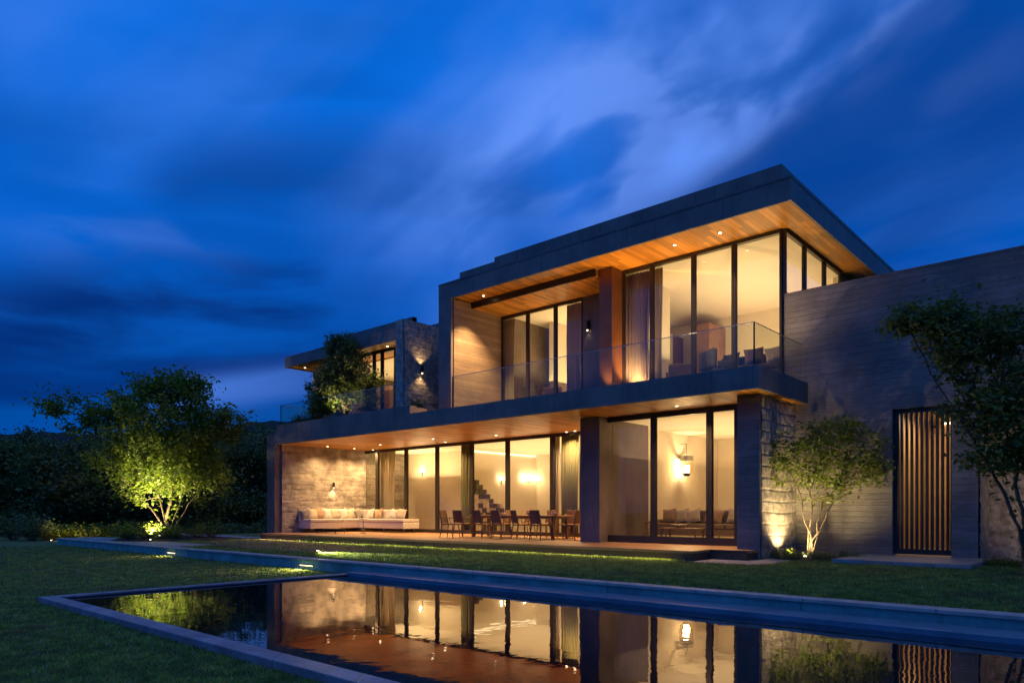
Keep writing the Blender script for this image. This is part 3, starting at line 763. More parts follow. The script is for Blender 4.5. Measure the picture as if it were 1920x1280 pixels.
def sconce(p, d, label, up=20, dn=20, h=.22, r=.05, cat='wall lamp'):
    d = Vector(d)
    t = empty('wall_lamp', p, 0, label, cat, 'wall lamps')
    c = d*(r+.03)
    MB().tube(c-Vector((0, 0, h/2)), c+Vector((0, 0, h/2)), r, n=14, cap=False).build('lamp_body', M['black'], t)
    MB().box(min(0, c.x)-.02*abs(d.y), max(0, c.x)+.02*abs(d.y), min(0, c.y)-.02*abs(d.x), max(0, c.y)+.02*abs(d.x), -.03, .03).build('bracket', M['black'], t)
    MB().lathe([(r*.2, -.05), (r*.62, 0), (r*.2, .05)], (c.x, c.y, -h/2+.01), 12).build('bulb', M['lamp_soft'], t)
    if up: light('SPOT', 'up_beam', (c.x, c.y, h/2), up, WARM, t, False, spot_size=rad(110), spot_blend=.8, shadow_soft_size=.03, rot=(math.pi, 0, 0))
    if dn: light('SPOT', 'down_beam', (c.x, c.y, -h/2-.05), dn, WARM, t, False, spot_size=rad(110), spot_blend=.8, shadow_soft_size=.03)
    return t
Yq = YX(623, XLi+.09); sconce((XLi+.13, Yq, E+(CV-909)/FOC*31), (1, 0, 0), 'small cylinder wall lamp on the stone wall above the white sofa', 0, 14)
Yq = YX(787, XT1); sconce((XT1+.05, Yq, E+(CV-694)/FOC*26.1), (1, 0, 0), 'black up and down wall lamp on the rough stone tower', 9, 7, .26, .06)
sconce((XY(1104, 18.98), 18.98, E+(CV-612)/FOC*23.3), (0, -1, 0), 'black cylinder wall lamp on the dark wall between the upper windows', 0, 1.2, .30, .05)

BAL = []
def uplight(p, aim, e, label, ang=70, col=SPOTW, size=.05):
    t = empty('garden_spotlight', p, 0, label, 'garden light', 'small ground spotlights')
    MB().lathe([(.05, 0), (.055, .05), (.05, .06)], n=14).build('housing', M['black'], t)
    MB().lathe([(.038, .058), (.03, .066), (.002, .068)], n=14).build('lens', M['lamp_glow'], t)
    light('SPOT', 'beam', Vector(p)+Vector((0, 0, .09)), e, col, t, True, spot_size=rad(ang), spot_blend=.8, shadow_soft_size=size, aim=aim)
    return t
uplight((-6.36, 16.98, G1), (-6.56, 17.1, 4.3), 150, 'ground spotlight grazing the rough stone wall beside the pillar', 125)

for (u, Y, e, ag, lb) in ((1134, 17.35, 60, 70, 'small spotlight on the balcony at the foot of the dark wall'), (1186, 17.95, 300, 90, 'small spotlight on the balcony between copper column and violet curtain'),
                     (1295, 16.9, 110, 150, 'small spotlight on the balcony before the second tall window'), (1400, 16.9, 90, 150, 'small spotlight on the balcony before the corner window'), (1010, 17.3, 50, 140, 'small spotlight on the balcony before the bedroom window')):
    x = XY(u, Y); uplight((x, Y, S1+(.12 if u < 1200 else 0)), (x, Y+(.25 if u < 1200 else -.1), 8.5) if u != 1186 else (x-.02, YG+.2, 6.6), e, lb, ag, (1.0, .50, .14) if u < 1200 else SPOTW)
# interior lights (cove lamps facing up, unseen and added to fill the rooms)
def room_fill(x0, x1, y0, y1, z, e, par=H):
    light('AREA', 'room_fill_light', ((x0+x1)/2, (y0+y1)/2, z), e, ROOM, par, True, shape='RECTANGLE', size=abs(x1-x0), size_y=abs(y1-y0), rot=(math.pi, 0, 0))
room_fill(-11.3, -7.4, 19.0, 24.6, 6.2, 75)
room_fill(-17.0, -13.6, 19.6, 23.2, 6.3, 60)
room_fill(-11.9, -7.4, 18.0, 25.0, 3.0, 62)
room_fill(-21.6, -12.9, 20.2, 26.2, 3.1, 120)
room_fill(-26.0, -22.6, 19.9, 21.8, 2.9, 40)
room_fill(XW+.5, XT0-.3, 18.2, 21.8, 6.8, 45)

# ================================================================== curtains
def curtain(x0, y0, x1, y1, z0, z1, m, label, folds=9, amp=.045):
    L = math.hypot(x1-x0, y1-y0); a = math.atan2(y1-y0, x1-x0)
    Mx = Matrix.Rotation(a, 4, 'Z')
    n = folds*10; vs = []; fs = []; rows = 8
    for j in range(rows+1):
        t = j/rows
        for i in range(n+1):
            q = i/n
            vs.append(Mx @ Vector((L*q*(1-.05*math.sin(math.pi*t))+.01*math.sin(7*t+q*9), amp*math.sin(q*folds*2*math.pi+.5*math.sin(q*17))*(1-.35*t)+.02*math.sin(q*5+t*2), z0+(z1-z0)*t)))
    for j in range(rows):
        for i in range(n):
            p = j*(n+1)+i; fs.append((p, p+1, p+n+2, p+n+1))
    b = MB(); b.add([(v.x, v.y, v.z-z0) for v in vs], fs, True)
    o = b.build('curtain', m); o.location = (x0, y0, z0)
    s = o.modifiers.new('thick', 'SOLIDIFY'); s.thickness = .004
    return tag(o, label, 'curtain', 'floor length curtains')
def cu(ua, ub, Y, z0, z1, m, label, **kw): return curtain(XY(ua, Y), Y, XY(ub, Y), Y, z0, z1, M[m], label, **kw)
cu(945, 966, YB+.22, FL, R0-.2, 'curtain', 'grey linen curtain beside the board marked wall upstairs', folds=5)
cu(1062, 1092, YB+.2, FL, R0-.2, 'curtain_violet', 'blue grey curtain left of the small black wall lamp upstairs', folds=6)
cu(1171, 1220, YG+.2, FL, R0-.05, 'curtain_violet', 'wide violet grey curtain right of the copper column upstairs', folds=9)
cu(1226, 1243, YG+.22, FL, R0-.05, 'curtain', 'narrow cream curtain bunched beside the lit partition upstairs', folds=4)
cu(1140, 1149, YP+.2, DK, S0-.05, 'curtain_green', 'narrow green grey curtain at the left edge of the living room', folds=2)
cu(1052, 1086, YL+.2, DK, S0-.05, 'curtain_green', 'dark curtain beside the pillar behind the dining table', folds=7)
cu(1040, 1050, YL+.3, DK, S0-.05, 'curtain', 'thin pale curtain right of the hanging wall light', folds=2)
cu(864, 882, YL+.22, DK, S0-.05, 'curtain_green', 'green grey curtain left of the block staircase', folds=4)
cu(712, 742, YL+.22, DK, S0-.05, 'curtain', 'beige curtain behind the glass at the sofa corner', folds=6)
cu(668, 690, YL+.22, DK, S0-.05, 'curtain_green', 'green curtain at the far left pane beside the stone wall', folds=4)

# ================================================================== furniture
def cushion(w, h, t, seed=0):
    r = random.Random(seed); n = 8; b = MB(); vs = []; fs = []
    for side in (1, -1):
        for j in range(n+1):
            for i in range(n+1):
                x = 2*i/n-1; y = 2*j/n-1
                bul = (1-x**4)*(1-y**4)
                pin = 1-.07*(1-abs(x))*0
                sx = x*(1-.08*(1-y*y)*abs(x)); sy = y*(1-.08*(1-x*x)*abs(y))
                vs.append((sx*w/2, side*t/2*(bul**.6)+r.uniform(-.004, .004), sy*h/2))
    N = (n+1)**2
    for s in range(2):
        for j in range(n):
            for i in range(n):
                a = s*N+j*(n+1)+i; q = (a, a+1, a+n+2, a+n+1); fs.append(q if s else q[::-1])
    b.add(vs, fs, True); return b
def pillow(p, rz, tilt, m, label, w=.50, h=.44, t=.17, seed=0, grp='throw pillows'):
    o = cushion(w, h, t, seed).build('throw_pillow', M[m]); o.location = p; o.rotation_euler = (tilt-.12*((seed*7) % 5)/5, (((seed*13) % 7)/7-.5)*.45, rz+(((seed*5) % 9)/9-.5)*.5)
    return tag(o, label, 'pillow', grp)

# outdoor corner sofa
sf = empty('outdoor_sofa', (-25.9, 18.3, DK), 0, 'long white L shaped outdoor sofa against the stone wall', 'sofa')
xs0, xs1 = -26.42, -25.5
b = MB(); b.box(xs0, xs1, 16.15, 19.36, DK+.16, DK+.42); b.box(xs1, -22.45, 18.5, 19.36, DK+.16, DK+.42); b.build('base', M['white_fabric'], sf, True, bevel=.03, seg=3)
b = MB(); b.box(xs0, xs1+.02, 16.15, 17.7, DK+.425, DK+.56); b.build('seat_cushion', M['white_fabric'], sf, True, bevel=.04, seg=3)
b = MB(); b.box(xs0, xs1+.02, 17.72, 19.36, DK+.425, DK+.56); b.build('seat_cushion', M['white_fabric'], sf, True, bevel=.04, seg=3)
b = MB(); b.box(xs1+.04, -22.45, 18.48, 19.36, DK+.425, DK+.56); b.build('seat_cushion', M['white_fabric'], sf, True, bevel=.04, seg=3)
b = MB(); b.box(xs0, xs0+.2, 16.15, 19.36, DK+.565, DK+.95); b.build('backrest', M['white_fabric'], sf, True, bevel=.05, seg=3)
b = MB(); b.box(xs0+.22, -23.4, 19.16, 19.36, DK+.565, DK+.95); b.build('backrest', M['white_fabric'], sf, True, bevel=.05, seg=3)
for (x, y) in ((xs0+.1, 16.3), (xs1-.1, 16.3), (xs1-.1, 17.9), (xs1+.1, 18.65), (-23.9, 18.65), (-22.6, 18.65), (-22.6, 19.2), (xs0+.1, 19.2)):
    MB().tube((x, y, DK), (x, y, DK+.16), .02, n=8).build('leg', M['steel'], sf, True)
pl = [('grey_fabric', 16.30, .02, 'dark grey pillow at the near end of the white sofa'), ('beige_fabric', 16.62, .1, 'beige pillow second from the near end of the white sofa'), ('tan_fabric', 16.95, .0, 'tan pillow third from the near end of the white sofa'),
      ('white_fabric', 17.3, .1, 'white pillow left of the broad beige pillow on the sofa'), ('beige_fabric', 17.75, -.05, 'broad beige pillow at the middle of the white sofa'), ('white_fabric', 18.15, .12, 'plump white pillow right of the broad beige pillow'),
      ('beige_fabric', 18.55, .05, 'small beige pillow close to the sofa corner'), ('grey_fabric', 18.9, .2, 'grey pillow tucked in the sofa corner')]
for i, (m_, y, dz_, lb) in enumerate(pl):
    pillow((xs0+.33+dz_*.3, y, DK+.56+.21), math.pi/2+dz_*2, -.30, m_, lb, .50+.05*(i % 3), .46, .20, i, 'throw pillows on the outdoor sofa')
for i, (x, m_, lb) in enumerate(((-25.3, 'white_fabric', 'bright white pillow on the short side of the sofa'), (-24.75, 'tan_fabric', 'tan pillow on the short side of the sofa'), (-23.7, 'white_fabric', 'white pillow near the free end of the sofa'), (-23.2, 'beige_fabric', 'beige pillow at the free end of the sofa'))):
    pillow((x, 19.03, DK+.77), .1*(-1)**i, -.28, m_, lb, .5, .42, .16, 20+i, 'throw pillows on the outdoor sofa')
# slim side table in front of the sofa
q = PD(681, 28.6, DK)
st = empty('side_table', q, 0, 'slim pedestal side table in front of the white sofa', 'table')
MB().lathe([(.14, 0), (.14, .012), (.012, .02), (.012, .55)], n=20).build('stem', M['black'], st)
MB().lathe([(.17, .55), (.17, .57)], n=24).build('tabletop', M['black'], st)
q = PD(620, 28.3, DK)
ct = empty('coffee_table', q, .2, 'low dark coffee table with a bowl in front of the sofa', 'table')
MB().box(-.55, .55, -.3, .3, .17, .20).build('tabletop', M['black'], ct, bevel=.006)
for sx in (-.5, .5):
    for sy in (-.25, .25): MB().tube((sx, sy, 0), (sx, sy, .17), .012).build('leg', M['black'], ct)

# dining
def leg(b, x0, y0, x1, y1, z, r0=.013, r1=.02): b.tube((x1, y1, 0), (x0, y0, z), r0, r1, 8)
def make_chair():
    t = empty('dining_chair', (0, 0, 0), 0, 'chair', 'chair', 'dark dining chairs around the terrace table')
    b = MB(); b.box(-.23, .23, -.22, .23, .43, .475); b.build('seat', M['chair_back'], t, bevel=.018)
    vs = []; fs = []; n = 6; mth = 6
    for s in (0, 1):
        for j in range(mth+1):
            for i in range(n+1):
                x = (i/n-.5)*(.43-.03*(j/mth)); z = .50+.42*j/mth
                y = -.235-.085*(j/mth)-.03*math.sin(math.pi*i/n)*(1)+.0+s*.035
                vs.append((x, y, z))
    N = (n+1)*(mth+1)
    for s in (0, 1):
        for j in range(mth):
            for i in range(n):
                a = s*N+j*(n+1)+i; q = (a, a+1, a+n+2, a+n+1); fs.append(q[::-1] if s else q)
    for i in range(n):
        fs.append((i, N+i, N+i+1, i+1)); a = mth*(n+1)+i; fs.append((a, a+1, N+a+1, N+a))
    for j in range(mth):
        a = j*(n+1); fs.append((a, a+n+1, N+a+n+1, N+a)); a += n; fs.append((a, N+a, N+a+n+1, a+n+1))
    b = MB(); b.add(vs, fs, False); b.build('backrest', M['chair_back'], t, bevel=.006)
    for sx in (-1, 1):
        b = MB(); leg(b, sx*.20, .20, sx*.235, .235, .44); b.build('leg', M['chair_wood'], t)
        b = MB(); leg(b, sx*.20, -.20, sx*.235, -.27, .44); b.tube((sx*.20, -.20, .44), (sx*.205, -.27, .80), .02, .014, 8); b.build('leg', M['chair_wood'], t)
        b = MB(); b.tube((sx*.235, .15, .45), (sx*.25, .12, .655), .013, n=8); b.box(sx*.25-.02, sx*.25+.02, -.26, .17, .655, .675); b.build('armrest', M['chair_wood'], t, bevel=.004)
    return t
def setloc(o, x, y, rz): o.location = (x, y, DK); o.rotation_euler = (0, 0, rz)
proto = make_chair()
tx, ty = -15.75, 17.95
chairs = [(-17.45, 16.45, -1.25, 'dining chair standing apart at the left front of the table'),
          (XY(870, 17.15), 17.15, .05, 'leftmost dining chair of the front row with its back to the pool'),
          (XY(905, 17.1), 17.1, -.04, 'second dining chair from the left in the front row'),
          (XY(940, 17.05), 17.05, .03, 'third dining chair from the left in the front row'),
          (XY(978, 17.25), 17.25, -.3, 'turned dining chair in the front row before the wide gap'),
          (XY(1016, 17.05), 17.05, .05, 'rightmost dining chair of the front row'),
          (-13.35, 17.75, 1.5, 'dining chair at the right head of the table beside the pillar'),
          (-17.2, 18.75, 3.1, 'far side dining chair at the left end near the glass'),
          (-16.2, 18.78, 3.2, 'far side dining chair left of the table middle'),
          (-15.2, 18.74, 3.1, 'far side dining chair right of the table middle'),
          (-14.3, 18.78, 3.15, 'far side dining chair nearest the dark curtain')]
for i, (x, y, rz, lb) in enumerate(chairs):
    rz += random.uniform(-.12, .12); y += random.uniform(-.07, .07)
    o = proto if i == 0 else copy_tree(proto)
    setloc(o, x, y, rz); o['label'] = lb
tb = empty('dining_table', (tx, ty, DK), 0, 'long dark wooden dining table on the terrace', 'table')
MB().box(-1.95, 1.95, -.48, .48, .71, .75).build('tabletop', M['table_wood'], tb, bevel=.008)
MB().box(-1.8, 1.8, -.38, .38, .64, .708).build('apron', M['chair_wood'], tb)
for sx in (-1.75, 1.75):
    for sy in (-.36, .36): MB().box(sx-.04, sx+.04, sy-.04, sy+.04, 0, .64).build('leg', M['chair_wood'], tb, bevel=.005)
for i, (x, y, lb) in enumerate(((-16.6, 18.0, 'pale bowl on the left part of the dining table'), (-15.2, 17.9, 'pale bowl on the middle of the dining table'), (-14.3, 18.1, 'pale bowl on the right part of the dining table'))):
    o = MB().lathe([(.05, 0), (.13, .05), (.16, .09), (.15, .09), (.11, .05), (.02, .02)], n=20).build('bowl', M['ceramic']); o.location = (x, y, DK+.75); tag(o, lb, 'bowl', 'bowls on the dining table')

# living room sofa behind right glass
def sofa(loc, rz, L, m, label, seats=3, D_=.95, floor_gap=.14):
    t = empty('sofa', loc, rz, label, 'sofa')
    MB().box(0, L, 0, D_, floor_gap, floor_gap+.2).build('base', M[m], t, bevel=.02)
    for i in range(seats):
        MB().box(.14+(L-.28)*i/seats+.008, .14+(L-.28)*(i+1)/seats-.008, -.02, D_-.25, floor_gap+.205, floor_gap+.36).build('seat_cushion', M[m], t, bevel=.04, seg=3)
    MB().box(.14, L-.14, D_-.24, D_, floor_gap+.205, .92).build('backrest', M[m], t, bevel=.06, seg=3)
    for x in (0, L-.13): MB().box(x, x+.13, 0, D_, floor_gap+.205, .62).build('armrest', M[m], t, bevel=.03, seg=3)
    for x in (.1, L/2, L-.1):
        for y in (.08, D_-.08): MB().tube((x, y, 0), (x, y, floor_gap), .02).build('leg', M['black'], t)
    return t
sofa((-11.95, 20.0, DK), .0, 3.9, 'brown_fabric', 'long brown sofa with tan pillows inside the ground floor living room')
for i, (x, m_, lb) in enumerate(((-11.55, 'tan_fabric', 'tan pillow at the left end of the brown sofa'), (-11.1, 'beige_fabric', 'beige pillow second from left on the brown sofa'), (-10.7, 'beige_fabric', 'beige pillow third from left on the brown sofa'), (-10.0, 'tan_fabric', 'wide tan pillow at the middle of the brown sofa'), (-9.3, 'beige_fabric', 'beige pillow right of the middle of the brown sofa'), (-8.6, 'dark_fabric', 'dark pillow at the right end of the brown sofa'))):
    pillow((x, 20.55, DK+.74), .12*(-1)**i, -.28, m_, lb, .5+.1*(i == 3), .46, .17, 40+i, 'throw pillows on the brown sofa')
ct = empty('coffee_table', (-10.2, 18.9, DK), 0, 'low wooden coffee table in front of the brown sofa', 'table')
MB().box(-.6, .6, -.3, .3, .36, .40).build('tabletop', M['table_wood'], ct, bevel=.006)
for sx in (-.54, .54):
    for sy in (-.25, .25): MB().box(sx-.02, sx+.02, sy-.02, sy+.02, 0, .36).build('leg', M['chair_wood'], ct)
o = MB().lathe([(.06, 0), (.2, .06), (.26, .10), (.24, .10), (.14, .05), (.02, .03)], n=22).build('bowl', M['ceramic']); o.location = (-10.3, 18.9, DK+.40); tag(o, 'wide shallow bowl on the low table before the brown sofa', 'bowl')
en = empty('end_table', (-12.0+.28-.3, 19.5, DK), 0, 'square dark end table left of the brown sofa', 'table')
MB().box(0, .34, -.2, .2, .5, .56).build('tabletop', M['chair_wood'], en, bevel=.004)
for sx in (.03, .31):
    for sy in (-.17, .17): MB().box(sx-.02, sx+.02, sy-.02, sy+.02, 0, .5).build('leg', M['chair_wood'], en)

# lantern wall light in the living room
def lantern(p, d, label, w=.42, h=.55, e=55):
    t = empty('lantern_lamp', p, 0, label, 'lamp'); d = Vector(d); c = d*(w/2+.06)
    MB().tube(c+Vector((0, 0, -h*.35)), c+Vector((0, 0, h*.35)), w*.5, n=20, cap=False).build('glass_shade', M['crystal'], t)
    b = MB(); b.tube(c+Vector((0, 0, h*.35)), c+Vector((0, 0, h*.62)), w*.5, n=20, cap=False); b.build('top_band', M['steel'], t)
    b = MB(); b.tube(c+Vector((0, 0, -h*.5)), c+Vector((0, 0, -h*.35)), w*.22, w*.3, 16); b.build('base_cup', M['black'], t)
    b = MB(); b.tube(c+Vector((0, 0, h*.6)), c+Vector((0, 0, h*1.3)), .008); b.tube(Vector((0, 0, h*1.3)), c+Vector((0, 0, h*1.3)), .008); b.build('hanger', M['black'], t)
    b = MB()
    for a in range(4):
        q = a*math.pi/2; x = c+Vector((math.cos(q)*w*.2, math.sin(q)*w*.2, 0)); b.tube(x-Vector((0, 0, h*.3)), x+Vector((0, 0, h*.1)), .022, n=8)
    b.build('bulb', M['lamp_glow'], t)
    light('POINT', 'glow', c+Vector((0, 0, -.02)), e, ROOM, t, False, shadow_soft_size=.10)
    return t
Yv = YX(1273, -12.2)
lantern((-12.2, Yv, E+(CV-875)/FOC*24.5), (1, 0, 0), 'large glass lantern lamp glowing on the living room wall', .46, .62, 60)
def candle_sconce(p, d, label, e=14, n=1, sp=.3):
    t = empty('wall_sconce', p, 0, label, 'wall lamp', 'candle style sconces inside'); d = Vector(d); s = Vector((-d.y, d.x, 0))
    MB().box(-.03, .03, -.03, .03, -.10, .10).build('back_plate', M['steel'], t)
    for i in range(n):
        o = s*(i-(n-1)/2)*sp; c = d*.14+o
        b = MB(); b.tube(o*.2, c, .008); b.tube(c, c+Vector((0, 0, .08)), .015); b.build('arm', M['steel'], t)
        b = MB(); b.lathe([(.012, .08), (.024, .12), (.004, .19)], tuple(c), 10); b.build('bulb', M['lamp_glow'], t)
        light('POINT', 'glow', c+Vector((0, 0, .14)), e, ROOM, t, False, shadow_soft_size=.04)
    return t
candle_sconce((-12.2, YX(1180, -12.2), E+(CV-882)/FOC*22.4), (1, 0, 0), 'small candle sconce on the side wall near the living room glass', 5)
candle_sconce((XY(792, 22.0), 22.0, E+(CV-885)/FOC*32), (0, -1, 0), 'single sconce behind the glass near the outdoor sofa', 9)
candle_sconce((-22.2, YX(940, -22.2), E+(CV-903)/FOC*33), (1, 0, 0), 'left multi arm sconce above the block staircase', 5, 2, .3)
candle_sconce((-22.2, YX(992, -22.2), E+(CV-903)/FOC*35), (1, 0, 0), 'wide multi arm sconce glowing behind the dining table', 9, 4, .34)

# block staircase: stepped stack of dark and pale blocks against the hall wall
bs = empty('block_staircase', (-21.9, YX(905, -22.0), DK), 0, 'stepped stack of dark and pale blocks behind the dining table', 'staircase')
ya, yb = YX(889, -22.0), YX(948, -22.0)
cols = 9; rws = 11; d_ = MB(); p_ = MB(); r = random.Random(5)
for i in range(cols):
    hmax = rws-int(i*1.05) if i < 7 else 6-(i-7)
    for j in range(hmax):
        y0 = ya+(yb-ya)*i/cols; y1 = ya+(yb-ya)*(i+1)/cols; z0 = DK+j*.205+.6*0
        top = j >= hmax-2
        tgt = d_ if (top and r.random() < .8) or r.random() < .33 else p_
        tgt.box(-22.195, -21.95+(.05 if tgt is d_ else 0)+.02*r.random(), y0+.006, y1-.006, z0+.004, z0+.199)
d_.build('dark_block', M['block_dark'], bs, True, bevel=.006); p_.build('pale_block', M['block_pale'], bs, True, bevel=.006)

# upstairs furniture
sofa((-9.4, 18.95, FL), 0.15, 2.1, 'dark_fabric', 'dark sofa upstairs behind the railing at the right corner window', 2)
for i, (x, z, m_, lb) in enumerate(((-9.0, .86, 'dark_fabric', 'dark pillow on the left of the upstairs sofa'), (-8.3, .92, 'brown_fabric', 'brown pillow in the middle of the upstairs sofa'), (-7.7, .88, 'beige_fabric', 'pale pillow at the right end of the upstairs sofa'))):
    pillow((x, 19.55, FL+z-.1), .2*i, -.25, m_, lb, .55, .5, .18, 60+i, 'throw pillows on the upstairs sofa')
def armchair(loc, rz, label, m='dark_fabric'):
    t = empty('armchair', loc, rz, label, 'armchair', 'upstairs armchairs')
    MB().box(-.38, .38, -.38, .36, .16, .44).build('seat', M[m], t, bevel=.05, seg=3)
    MB().box(-.38, .38, .22, .40, .445, 1.0).build('backrest', M[m], t, bevel=.07, seg=3)
    for s in (-1, 1): MB().box(s*.38-.06*(s > 0)-.0, s*.38+.06*(s < 0), -.36, .21, .445, .64).build('armrest', M[m], t, bevel=.025, seg=3)
    for sx in (-.3, .3):
        for sy in (-.3, .3): MB().tube((sx, sy, 0), (sx, sy, .16), .018).build('leg', M['black'], t)
    return t
armchair((XY(1345, 19.0), 19.0, FL), 2.6, 'low dark armchair upstairs left of the dark sofa')
armchair((XY(1275, 19.6), 19.6, FL), .4, 'brown armchair upstairs behind the narrow cream curtain', 'brown_fabric')
armchair((XY(1006, 19.9), 19.9, FL), 2.9, 'dark armchair upstairs in the bedroom window')
armchair((XY(1030, 20.2), 20.2, FL), .3, 'tan armchair upstairs in the bedroom window', 'tan_fabric')

# ================================================================== plants
def leaves_mesh(cent, size, rng, flat=.35, asp=.45):
    n = len(cent)
    d = rng.normal(size=(n, 3)); d[:, 2] *= .6; d /= np.linalg.norm(d, axis=1)[:, None]
    up = rng.normal(size=(n, 3)); up[:, 2] = np.abs(up[:, 2])+flat
    s = np.cross(d, up); s /= np.linalg.norm(s, axis=1)[:, None]+1e-9
    nn = np.cross(s, d)
    L = size*rng.uniform(.6, 1.25, size=(n, 1))
    w_ = L*asp
    a = cent-d*L*.5; c = cent+d*L*.5
    l = cent+s*w_*.5+nn*L*.10; r_ = cent-s*w_*.5+nn*L*.10
    return np.stack([a, l, c, r_], 1).reshape(-1, 3)
def mesh_np(name, verts, fsize, m, parent=None):
    n = len(verts)//fsize; me = bpy.data.meshes.new(name)
    me.vertices.add(len(verts)); me.vertices.foreach_set('co', verts.astype(np.float32).ravel())
    me.loops.add(n*fsize); me.loops.foreach_set('vertex_index', np.arange(n*fsize, dtype=np.int32))
    me.polygons.add(n); me.polygons.foreach_set('loop_start', np.arange(0, n*fsize, fsize, dtype=np.int32))
    me.polygons.foreach_set('loop_total', np.full(n, fsize, dtype=np.int32))
    me.update(calc_edges=True); me.materials.append(m)
    o = bpy.data.objects.new(name, me); COL.objects.link(o)
    if parent is not None: o.parent = parent
    return o
def tree(name, base, ell, n, lpa, lsize, label, cat='tree', group=None, seed=1, stems=(), r0=.011, sigma=.22, leaf='leaf', bark='bark', step=.35, pw=2.35, spine=.35, keep=.8):
    """ell: list of (centre xyz relative to base, radii xyz, weight); stems: polylines relative to base"""
    rng = np.random.default_rng(seed)
    ws_ = np.array([e[2] for e in ell], float); ws_ /= ws_.sum()
    att = []
    while len(att) < n:
        i = rng.choice(len(ell), p=ws_); c, rr, _ = ell[i]
        q = rng.normal(size=3); q /= np.linalg.norm(q); q *= rng.uniform(.05, 1)**.34
        p = np.array(c)+q*np.array(rr)+rng.normal(size=3)*np.array(rr)*.20
        if p[2] > .25: att.append(p)
    att = np.array(att); att = att[np.argsort(np.linalg.norm(att, axis=1))]
    nodes = [np.zeros(3)]; par = [-1]
    for s in stems:
        pi = 0
        prev = np.zeros(3)
        for q in s:
            q = np.array(q, float); m_ = max(1, int(np.linalg.norm(q-prev)/step))
            for t in range(1, m_+1):
                p = prev+(q-prev)*t/m_+rng.normal(size=3)*.02
                nodes.append(p); par.append(pi); pi = len(nodes)-1
            prev = q
    tips = []
    for a in att:
        N = np.array(nodes); dv = a-N; dist = np.linalg.norm(dv, axis=1)
        cost = dist*(1+.9*(dv[:, 2] < 0)*np.abs(dv[:, 2])/(dist+1e-6))+.06*np.linalg.norm(N, axis=1)*0
        cost[0] += 1.0
        j = int(np.argmin(cost)); d = dist[j]; m_ = max(1, int(d/step)); p0 = N[j]; pi = j
        bend = rng.normal(size=3)*.10*d; bend[2] -= .10*d
        for t in range(1, m_+1):
            f = t/m_; p = p0+(a-p0)*f+bend*math.sin(math.pi*f)+rng.normal(size=3)*.02*(f < 1)
            nodes.append(p); par.append(pi); pi = len(nodes)-1
        tips.append(pi)
    rr = np.zeros(len(nodes)); kids = np.zeros(len(nodes), int)
    for i in range(1, len(nodes)): kids[par[i]] += 1
    acc = np.zeros(len(nodes))
    for i in range(len(nodes)-1, -1, -1):
        if kids[i] == 0: acc[i] = r0**pw
        rr[i] = acc[i]**(1/pw)
        if par[i] >= 0: acc[par[i]] += acc[i]
    t_ = empty(name, base, 0, label, cat, group)
    b = MB()
    for i in range(1, len(nodes)):
        j = par[i]; ra = min(rr[j], rr[i]*1.35)
        b.tube(nodes[j], nodes[i], ra*.98, rr[i]*.95, 6 if rr[i] > .03 else 4, cap=False)
    b.build('trunk', M[bark], t_)
    N = np.array(nodes); tp = N[[q for q in tips if rng.random() < keep]]
    cen = np.repeat(tp, lpa, 0)+rng.normal(size=(len(tp)*lpa, 3))*sigma*np.array([1, 1, .62])*rng.uniform(.5, 1.4, size=(len(tp), 1)).repeat(lpa, 0)
    # leaves along twigs
    tw = [(nodes[i]+nodes[par[i]])/2 for i in range(1, len(nodes)) if rr[i] < r0*2.1]
    if tw:
        tw = np.array(tw); e2 = max(1, int(lpa*spine)); cen = np.vstack([cen, np.repeat(tw, e2, 0)+rng.normal(size=(len(tw)*e2, 3))*sigma*.6])
    cen = cen[cen[:, 2] > .12]
    mesh_np('crown', leaves_mesh(cen, lsize, rng), 4, M[leaf], t_)
    return t_

TB = PD(318, 28.0, G1)
def rel(u, v, d, B): p = PD(u, d, E+(CV-v)/FOC*d); return (p.x-B.x, p.y-B.y, p.z-B.z)
ell = [(rel(310, 800, 28, TB), (2.1, 2.1, 1.5), 4.2), (rel(262, 870, 27.5, TB), (1.35, 1.5, 1.1), 2.4), (rel(358, 870, 28, TB), (1.35, 1.5, 1.2), 2.4),
       (rel(320, 725, 28.3, TB), (1.3, 1.3, .5), 1.4), (rel(215, 770, 28, TB), (.9, .9, .65), .9), (rel(110, 755, 28, TB), (.75, .75, .4), .5), (rel(160, 800, 28, TB), (.7, .7, .5), .4), (rel(410, 800, 28, TB), (.9, .9, .8), 1.0)]
stems = [[(-.15, -.1, .7), (-.5, -.2, 1.6), (-.9, -.5, 2.7)], [(.12, .05, .6), (.35, .3, 1.5), (.6, .4, 2.8)], [(.02, -.1, .8), (-.05, .1, 2.2), (.0, .1, 3.6)],
         [(-.25, -.15, .6), rel(240, 900, 28, TB), rel(170, 850, 28, TB), rel(115, 775, 28, TB)], [(.2, .1, .5), rel(365, 930, 28, TB), rel(410, 850, 28, TB)]]
tree('garden_tree', TB, ell, 560, 40, .19, 'large spreading multi stemmed tree lit from below left of the house', seed=3, stems=stems, r0=.0075, sigma=.26, leaf='leaf')
for i, (dx, dy, e, lb) in enumerate(((.5, -.6, 330, 'ground spotlight in front of the large tree'), (-.8, -.3, 260, 'ground spotlight left of the large tree'), (1.6, -1.35, 750, 'ground spotlight added at the front rim of the large tree bed to light the crown'))):  # rim spotlight is added to brighten the crown; the others stand by the trunk
    uplight((TB.x+dx, TB.y+dy, G1+(.12 if i < 2 else .02)), (TB.x-dx*(.25 if i < 2 else .35), TB.y+dy*.0, 4.6), e*1.9, lb, 105 if i < 2 else 58, (1.0, .80, .38), .12)
# bed under the tree
b = MB().lathe([(2.3, 0), (1.9, .07), (.2, .16)], n=40); o = b.build('planting_bed', M['mulch']); o.location = (TB.x+.1, TB.y+.1, G1-.01); structure(o)

